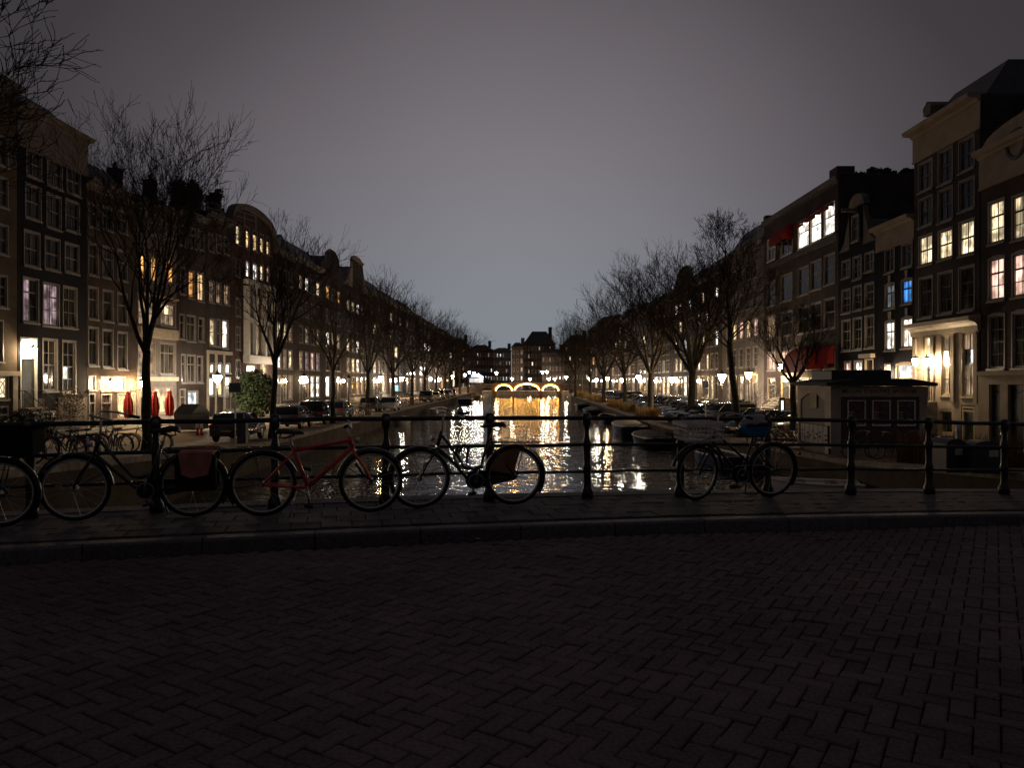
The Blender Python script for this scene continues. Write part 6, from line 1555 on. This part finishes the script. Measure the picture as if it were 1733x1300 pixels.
# ------------------------------------------------------------------ street furniture
def bin_(label, X, Y, w, h_, s):
    t = thing('waste_container', label, 'container', (X, Y, ZR(Y)), R(8 * s)); n = 10
    pts = [(-w / 2, 0), (w / 2, 0), (w / 2, h_ * .78)] + [(w / 2 * math.cos(math.pi * i / n), h_ * .78 + h_ * .22 * math.sin(math.pi * i / n)) for i in range(n + 1)] + [(-w / 2, h_ * .78)]
    MB().prism(pts, -.35, .35).obj('body', mat('dark_grey_container', (.045, .045, .05), .5, 0, .25, 8, .1), t); MB().box(-.05 * s, .22 - .05 * s, -.358, -.351, h_ * .52, h_ * .72).obj('paper_notice', mat('paper_notice', (.5, .46, .38), .7), t); MB().box(-w / 2 - .03, w / 2 + .03, -.37, .37, h_ * .76, h_ * .79).obj('lid_rim', M_black, t)
bin_('dark container with paper notice behind the railing at right', px2m(1604) * 21, 21, .62, .92, 1); bin_('rounded dark container beside the rightmost railing post', px2m(1660) * 20.5, 20.5, .66, .86, -1)
def bollard(label, X, Y, m, h_=.95, group=None):
    t = thing('bollard', label, 'bollard', (X, Y, (ZL if X < 0 else ZR)(Y)), 0, group); MB().lathe([(.10, 0), (.10, .12), (.08, .16), (.062, h_ * .8), (.08, h_ * .86), (.07, h_ * .95), (.02, h_)], 10).obj('post', m, t, smooth=True); return t
bollard('dark iron bollard in front of the shopfront at the right edge', px2m(1696) * 31, 31, M_iron, 1.0, 'iron bollards'); bollard('tall grey post beside the dark container at right', px2m(1622) * 22, 22, M_alu, 1.3)
for i, px in enumerate((334, 341)):
    b = bollard(['left red and white marker post by the dumpster', 'right red and white marker post by the dumpster'][i], px2m(px) * 44, 44, mat('marker_red', (.5, .04, .02), .5), .85, 'red and white marker posts'); MB().lathe([(.085, .42), (.085, .68)], 10).obj('white_band', M_white, b)
t = thing('dumpster', 'dark dumpster with a tarpaulin beside the marker posts', 'container', (px2m(325) * 47, 47, ZL(47)), R(80)); MB().prism([(-.8, .15), (.8, .15), (.95, 1.1), (-.95, 1.1)], -.6, .6).obj('bin', mat('grey_steel_bin', (.07, .075, .08), .5), t); MB().prism([(-.95, 1.11), (.95, 1.11), (.5, 1.5), (-.1, 1.7), (-.8, 1.3)], -.62, .62).obj('tarpaulin', mat('dark_tarpaulin', (.03, .035, .04), .4), t)
for px, Y, lab in ((217, 51.5, 'closed red parasol in front of the lit restaurant door'), (262, 53.5, 'closed red parasol right of the near tree trunk'), (287, 54.5, 'rightmost closed red parasol beside the silver post')):
    t = thing('closed_parasol', lab, 'parasol', (px2m(px) * Y, Y, ZL(Y)), rnd.random()); g = MB(); vs = []; n = 16; zz = ((.62, .13), (.7, .2), (1.2, .25), (1.8, .21), (2.2, .13), (2.32, .17), (2.42, .04))
    for z, rad in zz:
        for i in range(n): a = 2 * math.pi * i / n; w = rad * (1 + (.28 if i % 2 else -.12) * (1 if z < 2.2 else .3)); vs.append((w * math.cos(a), w * math.sin(a), z))
    fs = [(j * n + i, j * n + (i + 1) % n, (j + 1) * n + (i + 1) % n, (j + 1) * n + i) for j in range(len(zz) - 1) for i in range(n)] + [tuple((len(zz) - 1) * n + i for i in range(n)), tuple(range(n - 1, -1, -1))]
    g.add(vs, fs); g.obj('canopy', M_redcloth, t); MB().tube([(0, 0, 0), (0, 0, 2.5)], .025, 6).obj('pole', M_white, t); MB().cham(-.3, .3, -.3, .3, 0, .08, .01).obj('base', M_stone, t)
t = thing('sign_post', 'grey sign post at the left quay edge before the black hatchback', 'sign post', (px2m(398) * 36.5, 36.5, ZL(36.5))); MB().tube([(0, 0, 0), (0, 0, 2.9)], .035, 8).obj('pole', M_alu, t); MB().box(-.28, .28, -.05, -.037, 2.45, 2.9).obj('sign_plate', mat('grey_sign_back', (.18, .18, .18), .5), t)
t = thing('utility_cabinet', 'narrow grey utility cabinet next to the grey sign post', 'cabinet', (px2m(411) * 37, 37, ZL(37))); MB().cham(-.2, .2, -.18, .18, 0, 1.0, .03).obj('case', mat('cabinet_grey', (.06, .06, .06), .6), t); MB().box(-.17, .17, -.187, -.181, .1, .9).obj('door', mat('cabinet_door', (.075, .075, .075), .6), t)
t = thing('parking_sign', 'white and blue parking sign on a thin pole by the right cars', 'sign', (px2m(1194) * 48, 48, ZR(48))); MB().tube([(0, 0, 0), (0, 0, 3.2)], .03, 8).obj('pole', M_alu, t); MB().box(-.17, .17, -.05, -.032, 2.68, 3.1).obj('sign_plate', mat('sign_blue', (.16, .28, .55), .4), t); MB().box(-.17, .17, -.05, -.032, 2.25, 2.65).obj('sub_plate', M_white, t); MB().box(-.5, -.1, -.03, .03, 3.2, 3.26).obj('bracket', M_alu, t)
pt = bpy.data.curves.new('sign_letter', 'FONT'); pt.body = 'P'; pt.size = .42; pt.align_x = 'CENTER'; pt.materials.append(M_white); text_part('sign_letter', pt, t, (0, -.053, 2.74), (1, 1, 1))
t = thing('blue_sign', 'small pale blue lit sign among trees on the left quay', 'sign', (px2m(670) * 92, 92, 1.2)); MB().tube([(0, 0, 0), (0, 0, 2.4)], .04, 6).obj('pole', M_iron, t); MB().box(-.28, .28, -.08, .08, 1.9, 2.6).obj('sign_panel', glow_mat('pale_blue_sign', (.45, .8, 1.0), 1.2, False), t)
t = thing('info_column', 'slim bright info column in front of the right bank stairs', 'sign', (px2m(1323) * 47, 47, ZR(47))); MB().box(-.16, .16, -.1, .1, 0, 2.1).obj('case', M_darktrim, t); MB().box(-.06, .06, -.115, -.101, .5, 1.9).obj('light_strip', glow_mat('column_strip', (.85, .95, 1.0), 2.2, False), t)
# terrace fence on the left roofs
t = thing('terrace_fence', 'thin metal terrace fence on the left roofs', 'fence', (px2m(340) * 66, 66, zpix(356, 66))); g = MB()
for i in range(7): MB().tube([(-.9 + i * .55, -2 + i * 1.5, -.3), (-.9 + i * .55, -2 + i * 1.5, 1.0)], .025, 5).obj('fence_post', M_alu, t)
for z in (.5, 1.0): MB().tube([(-.9, -2, z), (2.4, 7, z)], .02, 5).obj('fence_rail', M_alu, t)
# fallen leaves and grit along the kerb
lf = MB(); rr = random.Random(9)
for _ in range(420):
    u = rr.uniform(-7.5, 8.5); v = KV + .05 + abs(rr.gauss(0, .35)) if rr.random() < .7 else rr.uniform(.1, 6.0)
    x, y, _z = P(u, v, 0); z = ZS(u) - .105 if v > KV else ZS(u) + .006; a = rr.uniform(0, 6.28); s = rr.uniform(.008, .028); c, d = math.cos(a) * s, math.sin(a) * s
    lf.add([(x - c, y - d, z), (x + d * .5, y - c * .5, z + .006), (x + c, y + d, z + .003), (x - d * .5, y + c * .5, z + .008)], [(0, 1, 2, 3)])
tag(lf.obj('fallen_leaves', mat('fallen_leaf', (.16, .11, .06), .8, 0, .4, 12, rand=.4, island=True)), 'scattered dead leaves and grit along the kerb', 'leaves', kind='stuff')
# litter by the kerb
def litter(label, px, y, s, m, seed):
    Y = 1.57 * F / (y - HY); X = px2m(px) * Y; rr = random.Random(seed); g = MB(); n = 7
    vs = [(s * math.cos(6.283 * i / n) * rr.uniform(.6, 1.2), s * .6 * math.sin(6.283 * i / n) * rr.uniform(.6, 1.2), rr.uniform(0, .012)) for i in range(n)] + [(0, 0, s * .55), (s * .3, 0, s * .4)]
    g.add(vs, [(i, (i + 1) % n, 7 if i < 4 else 8) for i in range(n)] + [(7, 4, 8), (0, 7, 8)]); u = (X - O2[0]) * UX + (Y - O2[1]) * UY
    tag(g.obj('litter', m, None, (X, Y, ZS(u) - .118)), label, 'litter')
litter('crumpled white litter by the kerb below the red bicycle', 546, 923, .05, M_white, 1); litter('small scrap of litter by the kerb under the black bicycle', 808, 914, .035, mat('pale_scrap', (.3, .27, .24), .8), 2); litter('tiny pale scrap on the road under the middle bicycle', 722, 921, .025, mat('pale_scrap', (.3, .27, .24), .8), 3)
